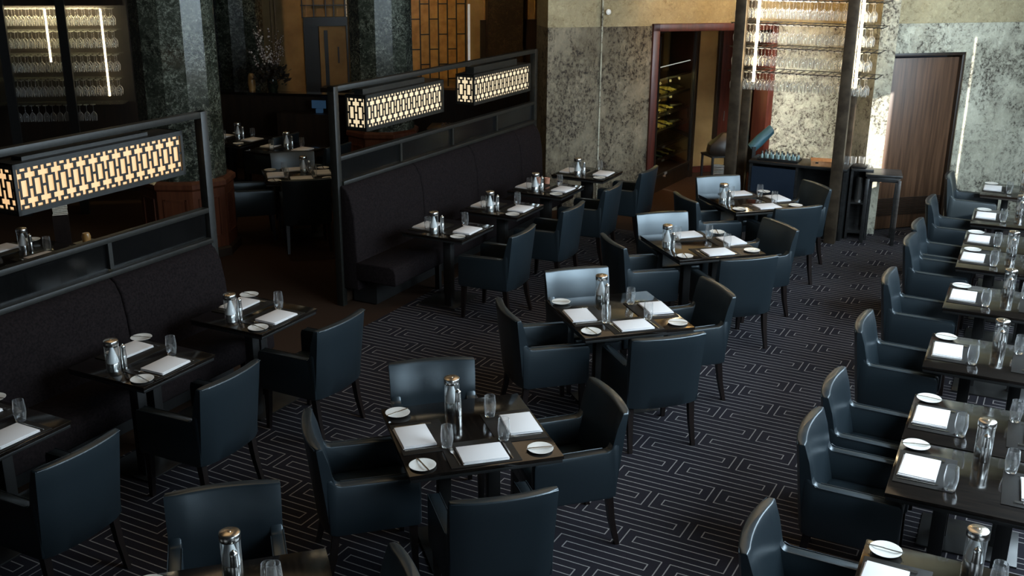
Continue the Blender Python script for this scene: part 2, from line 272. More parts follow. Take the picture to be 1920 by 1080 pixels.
# ------------------------------------------------------------------ mesh helpers
class MB:
    def __init__(self): self.v = []; self.f = []
    def add(self, vs, fs):
        k = len(self.v); self.v += [tuple(p) for p in vs]; self.f += [tuple(i + k for i in q) for q in fs]; return self
    def box(self, c, s, rz=0, top=None):
        """box centred at c with size s, turned rz about its centre; top=(fx,fy) scales the top face"""
        x, y, z = [q / 2 for q in s]; vs = []
        for dz in (-1, 1):
            kx, ky = top if (top and dz > 0) else (1, 1)
            for dx, dy in ((-1, -1), (1, -1), (1, 1), (-1, 1)):
                px, py = dx * x * kx, dy * y * ky
                vs.append((c[0] + px * cos(rz) - py * sin(rz), c[1] + px * sin(rz) + py * cos(rz), c[2] + dz * z))
        return self.add(vs, [(3, 2, 1, 0), (4, 5, 6, 7), (0, 1, 5, 4), (1, 2, 6, 5), (2, 3, 7, 6), (3, 0, 4, 7)])
    def loft(self, rings, cap=True):
        n = len(rings[0]); vs = [p for r in rings for p in r]; fs = []
        for i in range(len(rings) - 1):
            for j in range(n):
                a = i * n + j; b = i * n + (j + 1) % n; fs.append((a, b, b + n, a + n))
        if cap: fs.append(tuple(range(n))[::-1]); fs.append(tuple((len(rings) - 1) * n + j for j in range(n)))
        return self.add(vs, fs)
    def lathe(self, prof, n=20, c=(0, 0, 0), cap=True):
        return self.loft([[(c[0] + r * cos(2 * pi * j / n), c[1] + r * sin(2 * pi * j / n), c[2] + z) for j in range(n)] for r, z in prof], cap)
    def prism(self, prof, a, b, place):
        """extrude the closed 2-D profile from a to b; place(p, h) -> 3-D point"""
        return self.loft([[place(p, a) for p in prof], [place(p, b) for p in prof]])
    def tube(self, pts, r, n=8):
        pts = [Vector(p) for p in pts]; rings = []
        for i, p in enumerate(pts):
            d = (pts[min(i + 1, len(pts) - 1)] - pts[max(i - 1, 0)]).normalized()
            a = d.orthogonal().normalized() if abs(d.z) > 0.9 else d.cross(Vector((0, 0, 1))).normalized(); b = d.cross(a)
            rr = r[i] if isinstance(r, (list, tuple)) else r
            rings.append([tuple(p + a * rr * cos(2 * pi * j / n) + b * rr * sin(2 * pi * j / n)) for j in range(n)])
        return self.loft(rings)
    def mesh(self, name, m, smooth=35, bevel=0, seg=2):
        me = bpy.data.meshes.new(name); me.from_pydata(self.v, [], self.f)
        bm = bmesh.new(); bm.from_mesh(me); bmesh.ops.recalc_face_normals(bm, faces=bm.faces)
        if bevel:
            ed = [e for e in bm.edges if len(e.link_faces) == 2 and e.calc_face_angle(0) > rad(40)]
            bmesh.ops.bevel(bm, geom=ed, offset=bevel, segments=seg, affect='EDGES', profile=0.5)
        bm.to_mesh(me); bm.free()
        me.materials.append(m); me.shade_smooth(); me.set_sharp_from_angle(angle=rad(smooth))
        return me
def thing(name, label, cat, loc=(0, 0, 0), rz=0.0, group=None):
    o = bpy.data.objects.new(name, None); COL.objects.link(o); o.location = loc; o.rotation_euler = (0, 0, rz)
    o.empty_display_size = 0.05; o['label'] = label; o['category'] = cat
    if group: o['group'] = group
    return o
def part(name, me, parent, loc=(0, 0, 0), rz=0.0, label=None):
    o = bpy.data.objects.new(name, me); COL.objects.link(o); o.parent = parent; o.location = loc; o.rotation_euler = (0, 0, rz)
    if label: o['label'] = label
    return o
def single(name, me, label, cat, loc=(0, 0, 0), rz=0.0, group=None):
    o = bpy.data.objects.new(name, me); COL.objects.link(o); o.location = loc; o.rotation_euler = (0, 0, rz)
    o['label'] = label; o['category'] = cat
    if group: o['group'] = group
    return o
def struct(name, me, loc=(0, 0, 0), rz=0.0, parent=None):
    o = bpy.data.objects.new(name, me); COL.objects.link(o); o.location = loc; o.rotation_euler = (0, 0, rz)
    if parent: o.parent = parent
    else: o['kind'] = 'structure'
    return o
CACHE = {}
def cached(key, fn):
    if key not in CACHE: CACHE[key] = fn()
    return CACHE[key]

# ------------------------------------------------------------------ the setting
def slab(p, q, z0, z1, th, m, name, side=1):
    """upright wall slab from plan point p to q; thickness th lies to the left of p->q (side=1) or right"""
    p, q = Vector(p), Vector(q); d = (q - p); L_ = d.length; a = math.atan2(d.y, d.x)
    me = MB().box((L_ / 2, side * th / 2, (z0 + z1) / 2), (L_, th, z1 - z0)).mesh(name, m)
    return me, (p.x, p.y, 0), a
def wall(name, p, q, z0, z1, th, m, side=1):
    me, l, a = slab(p, q, z0, z1, th, m, name, side); return struct(name, me, l, a)
me = MB().box((0, 10, -0.05), (30, 30, 0.1)).mesh('floor', carpet); struct('floor', me)
CEIL = 4.7
cq = [WR + E_ * -9, WR + E_ * 20, Vector((-15, 22)), Vector((-15, -5))]
me = MB().loft([[(q.x, q.y, CEIL) for q in cq], [(q.x, q.y, CEIL + 0.1) for q in cq]]).mesh('ceiling', plaster); struct('ceiling', me)

A16 = D(16)
W1 = Vector((4.49, 12.78)); W2 = Vector((1.2, 14.0))
def w1(s, off=0.0): p = W1 + A16 * s + Vector((-A16.y, A16.x)) * off; return p
def w2(s, off=0.0): p = W2 + A16 * s + Vector((-A16.y, A16.x)) * off; return p
JZ1, JZ2 = 2.58, 2.43
DL, DR, DT = -0.05, 1.14, 2.23           # door opening in the right wall
# right-hand stone wall with the door, built as one mesh round the opening
mb = MB()
def wpiece(mb, a, b, z0, z1, off=0.0, th=0.35): mb.box(((a + b) / 2, off + th / 2, (z0 + z1) / 2), (b - a, th - 0.0, z1 - z0))
wpiece(mb, -0.12, DL, 0, JZ1); wpiece(mb, DR, 4.6, 0, JZ1); wpiece(mb, DL, DR, DT, JZ1)
struct('wall_back_right', mb.mesh('wall_back_right', wallstone2), (W1.x, W1.y, 0), rad(16))
mb = MB(); wpiece(mb, -0.12, 4.6, JZ1, CEIL, 0.015, 0.335)
struct('wall_back_upper_right', mb.mesh('wall_back_upper_right', wallupper), (W1.x, W1.y, 0), rad(16))
# return between the two stretches of back wall
wall('wall_return', w1(-0.12, 0.0), w2(3.75, 0.0), 0, CEIL, 0.2, wallstone2, -1)
# left stretch: stone pier, lobby opening, stretch behind the bar
OL, OR, OT = 0.67, 2.53, 2.46
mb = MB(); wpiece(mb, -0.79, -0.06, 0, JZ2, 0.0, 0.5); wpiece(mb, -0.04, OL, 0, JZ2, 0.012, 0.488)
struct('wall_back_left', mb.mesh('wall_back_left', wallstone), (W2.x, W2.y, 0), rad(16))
mb = MB(); wpiece(mb, -0.06, -0.04, 0, CEIL, -0.012, 0.3)
struct('trim_1', mb.mesh('trim_1', wallstone2), (W2.x, W2.y, 0), rad(16))
mb = MB(); wpiece(mb, OR, 3.9, 0, JZ2, 0.0, 0.3)
struct('wall_back_middle', mb.mesh('wall_back_middle', wallstone2), (W2.x, W2.y, 0), rad(16))
mb = MB(); wpiece(mb, -0.79, -0.06, JZ2, CEIL, 0.015, 0.485); wpiece(mb, -0.04, OL, JZ2, CEIL, 0.025, 0.475)
wpiece(mb, OL, OR, OT, CEIL, 0.025, 0.3); wpiece(mb, OR, 3.9, JZ2, CEIL, 0.012, 0.3)
struct('wall_back_upper_left', mb.mesh('wall_back_upper_left', wallupper), (W2.x, W2.y, 0), rad(16))
mb = MB()
for a, b, z0, z1 in ((OL, OL + 0.10, 0, OT), (OR - 0.09, OR, 0, OT), (OL, OR, OT - 0.10, OT)): wpiece(mb, a, b, z0, z1, -0.03, 0.4)
struct('trim_2', mb.mesh('trim_2', trimwood, bevel=0.008), (W2.x, W2.y, 0), rad(16))
# small round fitting high on the stone pier
me = MB().lathe([(0.0, 0), (0.036, 0), (0.036, 0.012), (0.022, 0.02), (0.0, 0.02)], 20).mesh('rose', china)
o = single('wall_sounder', me, 'small round white fitting high on the stone wall by the pale strip', 'fitting', (*w2(0.03, -0.001), 2.62)); o.rotation_euler = (rad(90), 0, rad(16))

# door in the right wall
t = bpy.data.objects.new('door_1', None); COL.objects.link(t); t.location = (W1.x, W1.y, 0); t.rotation_euler = (0, 0, rad(16)); t['kind'] = 'structure'
mb = MB()
for a, b, z0, z1 in ((DL, DL + 0.04, 0, DT), (DR - 0.04, DR, 0, DT), (DL, DR, DT - 0.04, DT)): mb.box(((a + b) / 2, 0.10, (z0 + z1) / 2), (b - a, 0.18, z1 - z0))
part('door_frame', mb.mesh('door_frame', darkwood, bevel=0.004), t)
LW = DR - DL - 0.08
mb = MB().box(((DL + DR) / 2, 0.09, (DT - 0.06) / 2 + 0.005), (LW, 0.05, DT - 0.08))
part('door_leaf', mb.mesh('door_leaf', doorwood, bevel=0.003), t)
mb = MB()
for k in range(9): mb.box(((DL + DR) / 2 + 0.07, 0.058, 0.20 + k * 0.026), (LW - 0.16, 0.02, 0.012))
part('vent_grille', mb.mesh('vent_grille', darkwood), t)
# ------------------------------------------------------------------ window wall (outside the frame): solid, with two narrow gaps for the sun
def sunhit(p, z):
    """where the ray from point p (plan), height z, towards the sun meets the window wall: (s, z)"""
    d = Vector((sd.x, sd.y)); k = (WR - p).dot(N_) / d.dot(N_); h = p + d * k
    return (h - WR).dot(E_), z + sd.z * k
slots = []
for sa, sb, za, zb in ((-0.34, 0.24, 0.0, 1.72), (1.215, 1.262, 0.25, 2.42)):
    h = [sunhit(w1(sa), za), sunhit(w1(sb), zb)]
    s0, s1 = sorted((h[0][0], h[1][0])); slots.append((s0, s1, h[0][1], sunhit(w1((sa + sb) / 2), zb)[1]))
slots.sort(); cur = -9.0; k = 0
mb = MB()
def wr(mb, a, b, z0, z1): mb.box(((a + b) / 2, -0.03, (z0 + z1) / 2), (b - a, 0.06, z1 - z0))
for s0, s1, z0, z1 in slots:
    wr(mb, cur, s0, 0, CEIL); wr(mb, s0, s1, 0, z0); wr(mb, s0, s1, z1, CEIL); cur = s1
wr(mb, cur, 16, 0, CEIL)
struct('wall_right', mb.mesh('wall_right', plaster), (WR.x, WR.y, 0), rad(G))
for k, (s, z, sx, sy) in enumerate(((-3.7, 1.55, 1.7, 1.7), (0.0, 2.55, 2.5, 3.7), (3.2, 2.55, 2.5, 3.7))):
    me = MB().box((0, 0.03, z), (sx, 0.02, sy)).mesh('window_blind', blind)
    struct('window_%d' % (k + 1), me, (*(WR + E_ * s), 0), rad(G))
wall('wall_front', (-14, -4.5), (14, -4.5), 0, CEIL, 0.2, plaster, -1)
wall('wall_left', (-9.5, -4.5), (-9.5, 15), 0, CEIL, 0.2, plaster, 1)

# ------------------------------------------------------------------ cellar lobby behind the opening
OW = Vector((3.07, 16.45))
def ow(s, off=0.0): return OW + A16 * s + Vector((-A16.y, A16.x)) * off
wall('wall_lobby', ow(-1.2), ow(2.4), 0, CEIL, 0.15, ochre)
wall('baseboard_lobby', ow(-1.2, -0.02), ow(2.4, -0.02), 0, 0.10, 0.02, trimwood)
wall('wall_lobby_side', w2(3.9, 0.3), ow(1.75), 0, CEIL, 0.12, ochre, -1)
t = bpy.data.objects.new('door_2', None); COL.objects.link(t); t.location = (*ow(0.15, 0), 0); t.rotation_euler = (0, 0, rad(16)); t['kind'] = 'structure'
part('door_leaf', MB().box((0.5, -0.03, 1.45), (1.0, 0.04, 1.85)).mesh('door_leaf', trimwood, bevel=0.004), t)
mb = MB().box((0.5, -0.04, 0.54), (1.08, 0.07, 0.06)).box((-0.03, -0.04, 1.48), (0.06, 0.07, 1.9)).box((1.03, -0.04, 1.48), (0.06, 0.07, 1.9))
part('door_frame', mb.mesh('door_frame', darkwood, bevel=0.004), t)
part('door_handle', MB().tube([(0.10, -0.07, 0.82), (0.10, -0.07, 0.98)], 0.008).mesh('door_handle', steel), t)

# wine cabinet, glass front facing the lobby opening
CA_ = 60.0; CO = Vector((2.02, 14.80)); cz = rad(CA_)
t = thing('wine_cabinet', 'tall dark wine cabinet with glass front inside the lobby opening', 'cabinet', (CO.x, CO.y, 0), cz)
CW, CH_, CD_ = 1.46, 2.34, 0.5
mb = MB().box((CW / 2, CD_ - 0.01, CH_ / 2), (CW, 0.02, CH_)).box((0.015, CD_ / 2, CH_ / 2), (0.03, CD_, CH_)).box((CW + 0.03, CD_ / 2 - 0.02, CH_ / 2), (0.09, CD_ + 0.04, CH_))
mb.box((CW / 2, CD_ / 2, CH_ - 0.02), (CW, CD_, 0.04)).box((CW / 2, CD_ / 2, 0.11), (CW, CD_, 0.22))
part('body', mb.mesh('body', darkwood), t)
mb = MB()
for x, z, a, b in ((CW / 2, 0.24, CW, 0.035), (CW / 2, CH_ - 0.03, CW, 0.04), (0.02, CH_ / 2, 0.04, CH_ - 0.2), (CW - 0.02, CH_ / 2, 0.03, CH_ - 0.2)): mb.box((x, -0.012, z), (a, 0.022, b))
part('door_frame', mb.mesh('door_frame', blackmetal), t)
part('door_glass', MB().box((CW / 2, -0.005, CH_ / 2 + 0.1), (CW - 0.06, 0.004, CH_ - 0.3)).mesh('door_glass', cabglass), t)
SHZ = (0.42, 0.62, 0.86, 1.10, 1.36, 1.62)
for i, z in enumerate(SHZ):
    mb = MB().box((CW / 2, CD_ / 2, z), (CW - 0.06, CD_ - 0.08, 0.016)).box((CW / 2, 0.045, z + 0.004), (CW - 0.06, 0.012, 0.03))
    part('shelf', mb.mesh('shelf', blackmetal), t)
part('light_bar', MB().box((CW / 2, 0.06, 1.80), (CW - 0.08, 0.012, 0.010)).mesh('light_bar', mat('light_bar_glow', (1, 1, 1), 0.5, emit=((0.9, 0.95, 1.0), 1.2), noise=(3, (1, 1, 1), (.9, .9, .9)))), t)
for x, z in ((0.35, 1.30), (0.75, 1.30), (1.1, 1.30), (0.35, 1.06), (0.8, 1.06), (0.35, 0.82), (0.8, 0.82)):
    l = bpy.data.lights.new('shelf_light', 'POINT'); l.energy = 1.3; l.color = (1.0, 0.85, 0.35); l.shadow_soft_size = 0.02
    o = bpy.data.objects.new('shelf_light', l); COL.objects.link(o); p = CO + D(CA_) * x + Vector((-D(CA_).y, D(CA_).x)) * 0.09; o.location = (p.x, p.y, z + 0.26)
def bottle_mesh(m):
    return lambda: MB().lathe([(0.0, 0), (0.036, 0), (0.037, 0.01), (0.037, 0.19), (0.033, 0.215), (0.016, 0.245), (0.014, 0.30), (0.016, 0.302), (0.016, 0.315), (0, 0.315)], 14).mesh('wine_bottle', m)
bdk, bpl = cached('bd', bottle_mesh(bottlegreen)), cached('bp', bottle_mesh(bottlepale))
n_ = Vector((-D(CA_).y, D(CA_).x))
def lay_bottle(x, z, pale, dy=0.40):
    p = CO + D(CA_) * x + n_ * dy
    o = single('wine_bottle', bpl if pale else bdk, ('pale straw wine bottle lying on a lit cabinet shelf' if pale else 'dark wine bottle lying on a dim cabinet shelf'), 'bottle',
               (p.x, p.y, z + 0.008 + 0.037), 0, 'pale bottles on the lit shelves' if pale else 'dark bottles on the dim shelves')
    o.rotation_euler = (rad(90), 0, cz)
for i, z in enumerate(SHZ[:5]):
    for j in range(15):
        x = 0.09 + j * 0.0885
        if i in (4, 3, 2): pale = (x < 0.98 if i == 4 else (x < 0.9)) and j % 4 != 3
        else: pale = (i == 0 and j in (8, 11))
        lay_bottle(x, z, pale)

# ------------------------------------------------------------------ far room, beyond the banquettes
WF = Vector((-1.0, 20.7))
def wf(s, off=0.0): return WF + A16 * s + Vector((-A16.y, A16.x)) * off
def far(name, s0, s1, z0, z1, off, th, m):
    mb = MB().box(((s0 + s1) / 2, off + th / 2, (z0 + z1) / 2), (s1 - s0, th, z1 - z0)); return mb.mesh(name, m)
def fstruct(name, *a): return struct(name, far(name, *a), (WF.x, WF.y, 0), rad(16))
fstruct('wall_far', -6.5, 3.2, 0, CEIL, 0.0, 0.2, ochre)
fstruct('wall_far_lower', 0.35, 3.2, 0, 2.05, -0.05, 0.05, darkwood)
fstruct('wall_far_panel', -6.5, -3.9, 0, 2.0, -0.05, 0.05, trimwood)
fstruct('wall_far_pilaster', 0.46, 1.17, 0, CEIL, -0.2, 0.2, darkmarble)
k = 3
for s in (-4.02, -3.62, -3.55, -2.98, 0.10, 0.42, 1.32, 1.45):
    fstruct('trim_%d' % k, s, s + 0.022, 0.9, CEIL, -0.03, 0.03, amberlit); k += 1
# amber lattice window
t = bpy.data.objects.new('window_5', None); COL.objects.link(t); t.location = (WF.x, WF.y, 0); t.rotation_euler = (0, 0, rad(16)); t['kind'] = 'structure'
part('pane', far('pane', -1.05, 0.06, 0.9, 3.4, -0.04, 0.03, goldglass), t)
mb = MB(); x0, cwid = -1.02, 0.178
for i in range(7): mb.box((x0 + i * cwid, -0.05, 2.1), (0.022, 0.03, 2.6))
for i in range(6):
    for j in range(5):
        z = 0.95 + j * 0.565 + (0.28 if i % 2 else 0); mb.box((x0 + (i + 0.5) * cwid, -0.05, z), (cwid, 0.03, 0.022))
part('window_frame', mb.mesh('window_frame', blackmetal), t)
fstruct('window_6', 0.10, 0.145, 1.15, 2.35, -0.04, 0.03, paleglass)
# doorway with dark transom, ochre sliding door, bright glass store behind
t = bpy.data.objects.new('door_3', None); COL.objects.link(t); t.location = (WF.x, WF.y, 0); t.rotation_euler = (0, 0, rad(16)); t['kind'] = 'structure'
mb = MB().box((-2.55, -0.06, 2.06), (0.98, 0.12, 0.16)).box((-3.02, -0.05, 1.0), (0.05, 0.10, 2.0)).box((-2.25, -0.07, 1.0), (0.03, 0.12, 2.0)).box((-2.75, -0.03, 1.0), (0.5, 0.02, 2.0))
part('door_frame', mb.mesh('door_frame', blackmetal), t)
part('door_leaf', MB().box((-2.66, -0.07, 1.0), (0.20, 0.04, 1.95)).box((-2.41, -0.07, 1.0), (0.30, 0.04, 1.95)).box((-2.5, -0.05, 1.0), (0.45, 0.02, 1.95)).mesh('door_leaf', ochre), t)
part('recess', MB().box((-2.64, -0.095, 1.1), (0.07, 0.01, 1.6)).mesh('recess', blackmetal), t)
part('door_handle', MB().box((-2.42, -0.11, 1.45), (0.025, 0.03, 0.30)).mesh('door_handle', blackmetal), t)
t = bpy.data.objects.new('window_7', None); COL.objects.link(t); t.location = (WF.x, WF.y, 0); t.rotation_euler = (0, 0, rad(16)); t['kind'] = 'structure'
part('pane', far('pane', -2.24, -1.95, 1.25, 3.4, -0.045, 0.03, mat('glass_store_glow', (0.5, 0.42, 0.3), 0.5, emit=((1.0, 0.8, 0.5), 0.10), noise=(45, (0.06, 0.05, 0.03), (0.85, 0.75, 0.55)))), t)
mb = MB()
for x in (-3.05, -2.84, -2.62, -2.47, -2.26): mb.box((x, -0.05, 2.8), (0.02, 0.03, 1.35))
for z in (2.35, 2.7, 3.05): mb.box((-2.65, -0.05, z), (0.85, 0.03, 0.018))
part('window_frame', mb.mesh('window_frame', blackmetal), t)

def octagon(name, label, x, y, r, h, group=None, base=True, rot=22.5):
    t = thing(name, label, 'column', (x, y, 0), rad(rot), group)
    def ring(rr, z): return [(rr * cos(rad(45 * j)), rr * sin(rad(45 * j)), z) for j in range(8)]
    z0 = 0.9 if base else 0
    def ring12(rr, z): return [(rr * cos(rad(30 * j - 53.5)), rr * sin(rad(30 * j - 53.5)), z) for j in range(12)]
    part('shaft', MB().loft([ring12(r * 0.98, z0), ring12(r * 0.95, h)]).mesh('shaft', marble, 15), t)
    if base:
        b = MB().loft([ring(r * 1.10, 0.10), ring(r * 1.10, 0.80), ring(r * 1.16, 0.83), ring(r * 1.16, 0.88), ring(r * 1.06, 0.91)]).mesh('base_cladding', basewood, 20)
        c = part('base_cladding', b, t)
        mb = MB()
        for j in range(8):
            a = rad(22.5 + 45 * j); rr = r * 1.10 * cos(rad(22.5)) + 0.006; wd = r * 0.52
            for dx, dz, sx, sz in ((0, 0.70, wd, 0.02), (0, 0.25, wd, 0.02), (-wd / 2, 0.475, 0.02, 0.47), (wd / 2, 0.475, 0.02, 0.47)):
                px, py = rr * cos(a) - dx * sin(a), rr * sin(a) + dx * cos(a); mb.box((px, py, dz), (sx, 0.012, sz), a + pi / 2)
        part('panel_moulding', mb.mesh('panel_moulding', basewood), c)
        part('plinth', MB().loft([ring(r * 1.18, 0), ring(r * 1.18, 0.09), ring(r * 1.12, 0.11)]).mesh('plinth', darkwood, 20), t)
    return t
octagon('marble_column', 'thick many-sided green marble column behind the near lantern screen', -3.77, 11.8, 0.475, CEIL)
octagon('marble_column', 'many-sided green marble column behind the far lantern screen', -1.90, 15.1, 0.47, CEIL)
octagon('marble_column', 'distant many-sided green marble column beside the flower arrangement', -4.72, 18.2, 0.46, CEIL, base=False)

# dark low partition with a ledge, in front of the far wall
wall('wall_partition', (-5.6, 16.62), (-2.45, 16.15), 0, 1.18, 0.12, darkwood)
wall('trim_20', (-5.6, 16.60), (-2.45, 16.13), 1.18, 1.22, 0.24, lacquer)
wall('wall_service', (-3.3, 17.9), (0.2, 17.6), 0, 1.1, 0.3, darkwood)
wall('wall_rack_back', (-9.5, 14.1), (-4.95, 14.9), 0, CEIL, 0.15, darkwood)

# flower arrangement on the ledge
fx, fy = -3.80, 16.55
t = thing('flower_arrangement', 'tall blossom branches above dark foliage on the partition ledge', 'flowers', (fx, fy, 1.22))
part('vase', MB().lathe([(0, 0), (0.07, 0), (0.09, 0.08), (0.075, 0.2), (0.06, 0.2), (0.06, 0.02), (0, 0.02)], 16).mesh('vase', bottlegreen), t)
mb = MB(); rr = random.Random(3)
for i in range(230):
    a = rr.uniform(0, 2 * pi); q = rr.uniform(0, 1) ** 0.6 * 0.26; z = 0.18 + rr.uniform(0, 0.28) - q * 0.3; L_ = rr.uniform(0.05, 0.10)
    c = Vector((q * cos(a), q * sin(a) * 0.8, z)); d = Vector((rr.uniform(-1, 1), rr.uniform(-1, 1), rr.uniform(-0.3, 1))).normalized() * L_; s = d.orthogonal().normalized() * L_ * 0.35
    mb.add([c, c + d * 0.5 + s, c + d, c + d * 0.5 - s], [(0, 1, 2, 3)])
part('foliage', mb.mesh('foliage', leafm), t)
mb = MB(); bl = MB()
for i in range(17):
    a = rr.uniform(0, 2 * pi); lean = rr.uniform(0.08, 0.42); h = rr.uniform(0.55, 1.0)
    pts = [Vector((0, 0, 0.15))]
    for k2 in range(1, 5): pts.append(Vector((cos(a) * lean * k2 / 4 + rr.uniform(-.02, .02), sin(a) * lean * 0.6 * k2 / 4, 0.15 + (h - .15) * k2 / 4)))
    mb.tube(pts, 0.004, 5)
    for k2 in range(16):
        f = rr.uniform(0.35, 1.0); i0 = min(3, int(f * 4)); p = pts[i0].lerp(pts[i0 + 1], f * 4 - i0) + Vector((rr.uniform(-.03, .03), rr.uniform(-.03, .03), rr.uniform(-.03, .03)))
        q = rr.uniform(0.006, 0.014) * (1.5 if cos(a) < 0 else 0.8)
        bl.add([p + Vector((q, 0, 0)), p + Vector((0, q, 0)), p + Vector((-q, 0, 0)), p + Vector((0, -q, 0)), p + Vector((0, 0, q)), p + Vector((0, 0, -q))],
               [(0, 1, 4), (1, 2, 4), (2, 3, 4), (3, 0, 4), (1, 0, 5), (2, 1, 5), (3, 2, 5), (0, 3, 5)])
part('branch', mb.mesh('branch', twigm), t); part('blossom', bl.mesh('blossom', blossom), t)
single('amber_vase', MB().lathe([(0, 0), (0.05, 0), (0.065, 0.1), (0.05, 0.24), (0.03, 0.27), (0, 0.27)], 16).mesh('amber_vase', amberlit), 'small amber vase on the ledge left of the flowers', 'vase', (fx - 0.34, fy + 0.05, 1.22))
o = single('till_screen', MB().box((0, 0, 0.13), (0.22, 0.02, 0.12)).box((0, 0.02, 0.03), (0.10, 0.06, 0.06)).mesh('till_screen', screenblue), 'small blue-lit till screen on the dark partition by the far screen post', 'screen', (-2.98, 15.98, 0.97), rad(-8))
me = MB().box((0, 0, 0.485), (1.0, 0.3, 0.97)).mesh('till_cabinet', darkwood)
single('till_cabinet', me, 'low dark cabinet carrying the blue-lit till screen', 'cabinet', (-3.1, 15.98, 0), rad(-8))

# service counter with small jars, behind the far screen
t = thing('service_counter', 'dark service counter with brown top behind the far lanterns', 'counter', (-0.84, 15.30, 0), rad(-5))
part('counter_top', MB().box((0, 0, 0.885), (0.80, 0.5, 0.03)).mesh('counter_top', doorwood, bevel=0.004), t)
part('body', MB().box((0, 0.02, 0.435), (0.74, 0.44, 0.87)).mesh('body', darkwood), t)
jar = MB().lathe([(0, 0), (0.016, 0), (0.016, 0.035), (0.011, 0.04), (0.011, 0.055), (0, 0.055)], 10).mesh('small_jar', steel)
for i in range(18):
    x, y = -0.20 + (i % 9) * 0.048, -0.10 + (i // 9) * 0.07
    p = Vector((-0.84, 15.30)) + Vector((x, y)); single('small_jar', jar, 'tiny silver-topped jar on the brown service counter', 'jar', (p.x, p.y, 0.90), 0, 'jars on the service counter')

# ------------------------------------------------------------------ stemware racks
def stem_mesh():
    # hanging upside down: foot at z=0 (top), bowl rim at z=-0.21
    prof = [(0.001, 0.0), (0.034, -0.001), (0.033, -0.005), (0.007, -0.012), (0.0035, -0.02), (0.0035, -0.085), (0.010, -0.095), (0.028, -0.115), (0.037, -0.14), (0.037, -0.165), (0.031, -0.212)]
    return MB().lathe(prof, 14, cap=False).mesh('wine_glass', stemglass, 60)
sg = cached('stem', stem_mesh)
# right rack: between four posts; frame of its own along -27 degrees
RA = -27.0; RX = D(RA); RY = Vector((-RX.y, RX.x)); RO = Vector((3.89, 12.29))
def rk(x, y): return RO + RX * x + RY * y
t = thing('glass_rack', 'overhead wine glass rack on four brown metal posts beside the wooden door', 'rack', (RO.x, RO.y, 0), rad(RA))
for x, y in ((0.0, 0.0), (-1.30, 0.0), (0.0, 0.55), (-1.30, 0.55)):
    part('post', MB().box((x, y, CEIL / 2), (0.13 if y == 0 else 0.10, 0.10, CEIL)).mesh('post', postmetal, bevel=0.006), t)
for x in (-1.12, 0.085):
    part('led_strip', MB().box((x, 0.10, 2.75), (0.028, 0.02, 1.75)).mesh('led_strip', ledwarm), t, label='bright warm light strip')
ROWZ = (2.83, 2.55, 2.27, 1.98)
for z in ROWZ:
    mb = MB()
    for i in range(22): mb.box((-1.42 + i * 0.0825, 0.27, z + 0.012), (0.012, 0.46, 0.008))
    for y in (0.06, 0.48): mb.box((-0.55, y, z + 0.020), (1.78, 0.008, 0.008))
    part('shelf_rail', mb.mesh('shelf_rail', blackmetal), t)
for z in ROWZ:
    for i in range(20):
        for j in range(2):
            x = -1.38 + i * 0.0825 + 0.0; y = 0.12 + j * 0.16
            if abs(x) < 0.10 and j == 0 and False: continue
            p = rk(x, y); single('wine_glass', sg, 'clear wine glass hanging in the rack beside the wooden door', 'wine glass', (p.x, p.y, z + 0.006), 0, 'wine glasses in the right rack')
# left rack
LA = 10.0; LX = D(LA); LY = Vector((-LX.y, LX.x)); LO = Vector((-6.0, 13.5))
def lk(x, y): return LO + LX * x + LY * y
t = thing('glass_rack', 'backlit wine glass rack with black posts at top left', 'rack', (LO.x, LO.y, 0), rad(LA))
for x in (-0.42, 0.30): part('post', MB().box((x, -0.12, CEIL / 2), (0.11, 0.06, CEIL)).mesh('post', blackmetal), t)
part('header', MB().box((-0.1, -0.05, 2.72), (2.3, 0.10, 0.08)).mesh('header', darkwood), t)
for x, z0, z1 in ((0.70, 1.50, 2.62), (0.02, 1.95, 2.62)): part('led_strip', MB().box((x, 0.26, (z0 + z1) / 2), (0.022, 0.015, z1 - z0)).mesh('led_strip', ledwarm2), t, label='bright warm light strip')
part('back_panel', MB().box((-0.2, 0.40, 2.1), (2.4, 0.02, 1.4)).mesh('back_panel', mat('dim_bronze_panel', (0.012, 0.008, 0.004), 0.8, noise=(4, (0.010, 0.007, 0.003), (0.016, 0.011, 0.006)))), t)
LROW = (2.63, 2.35, 2.05, 1.74)
for z in LROW + (1.42,):
    part('shelf', MB().box((-0.1, 0.12, z + 0.012), (2.05, 0.34, 0.006)).mesh('shelf', shelfglass), t)
for r_i, z in enumerate(LROW + (1.42,)):
    for i in range(16 if r_i < 4 else 12):
        for j in range(2 if r_i < 4 else 1):
            p = lk(-0.40 + i * 0.084, 0.02 + j * 0.13); single('wine_glass', sg, 'clear wine glass hanging in the backlit rack at top left', 'wine glass', (p.x, p.y, z + 0.006), 0, 'wine glasses in the left rack')
l = bpy.data.lights.new('rack_light', 'AREA'); l.energy = 20; l.color = (1.0, 0.80, 0.50); l.size = 1.2; l.size_y = 0.1; l.shape = 'RECTANGLE'
o = bpy.data.objects.new('rack_light', l); COL.objects.link(o); p = lk(0.1, 0.2); o.location = (p.x, p.y, 2.72); o.rotation_euler = (0, 0, rad(LA))

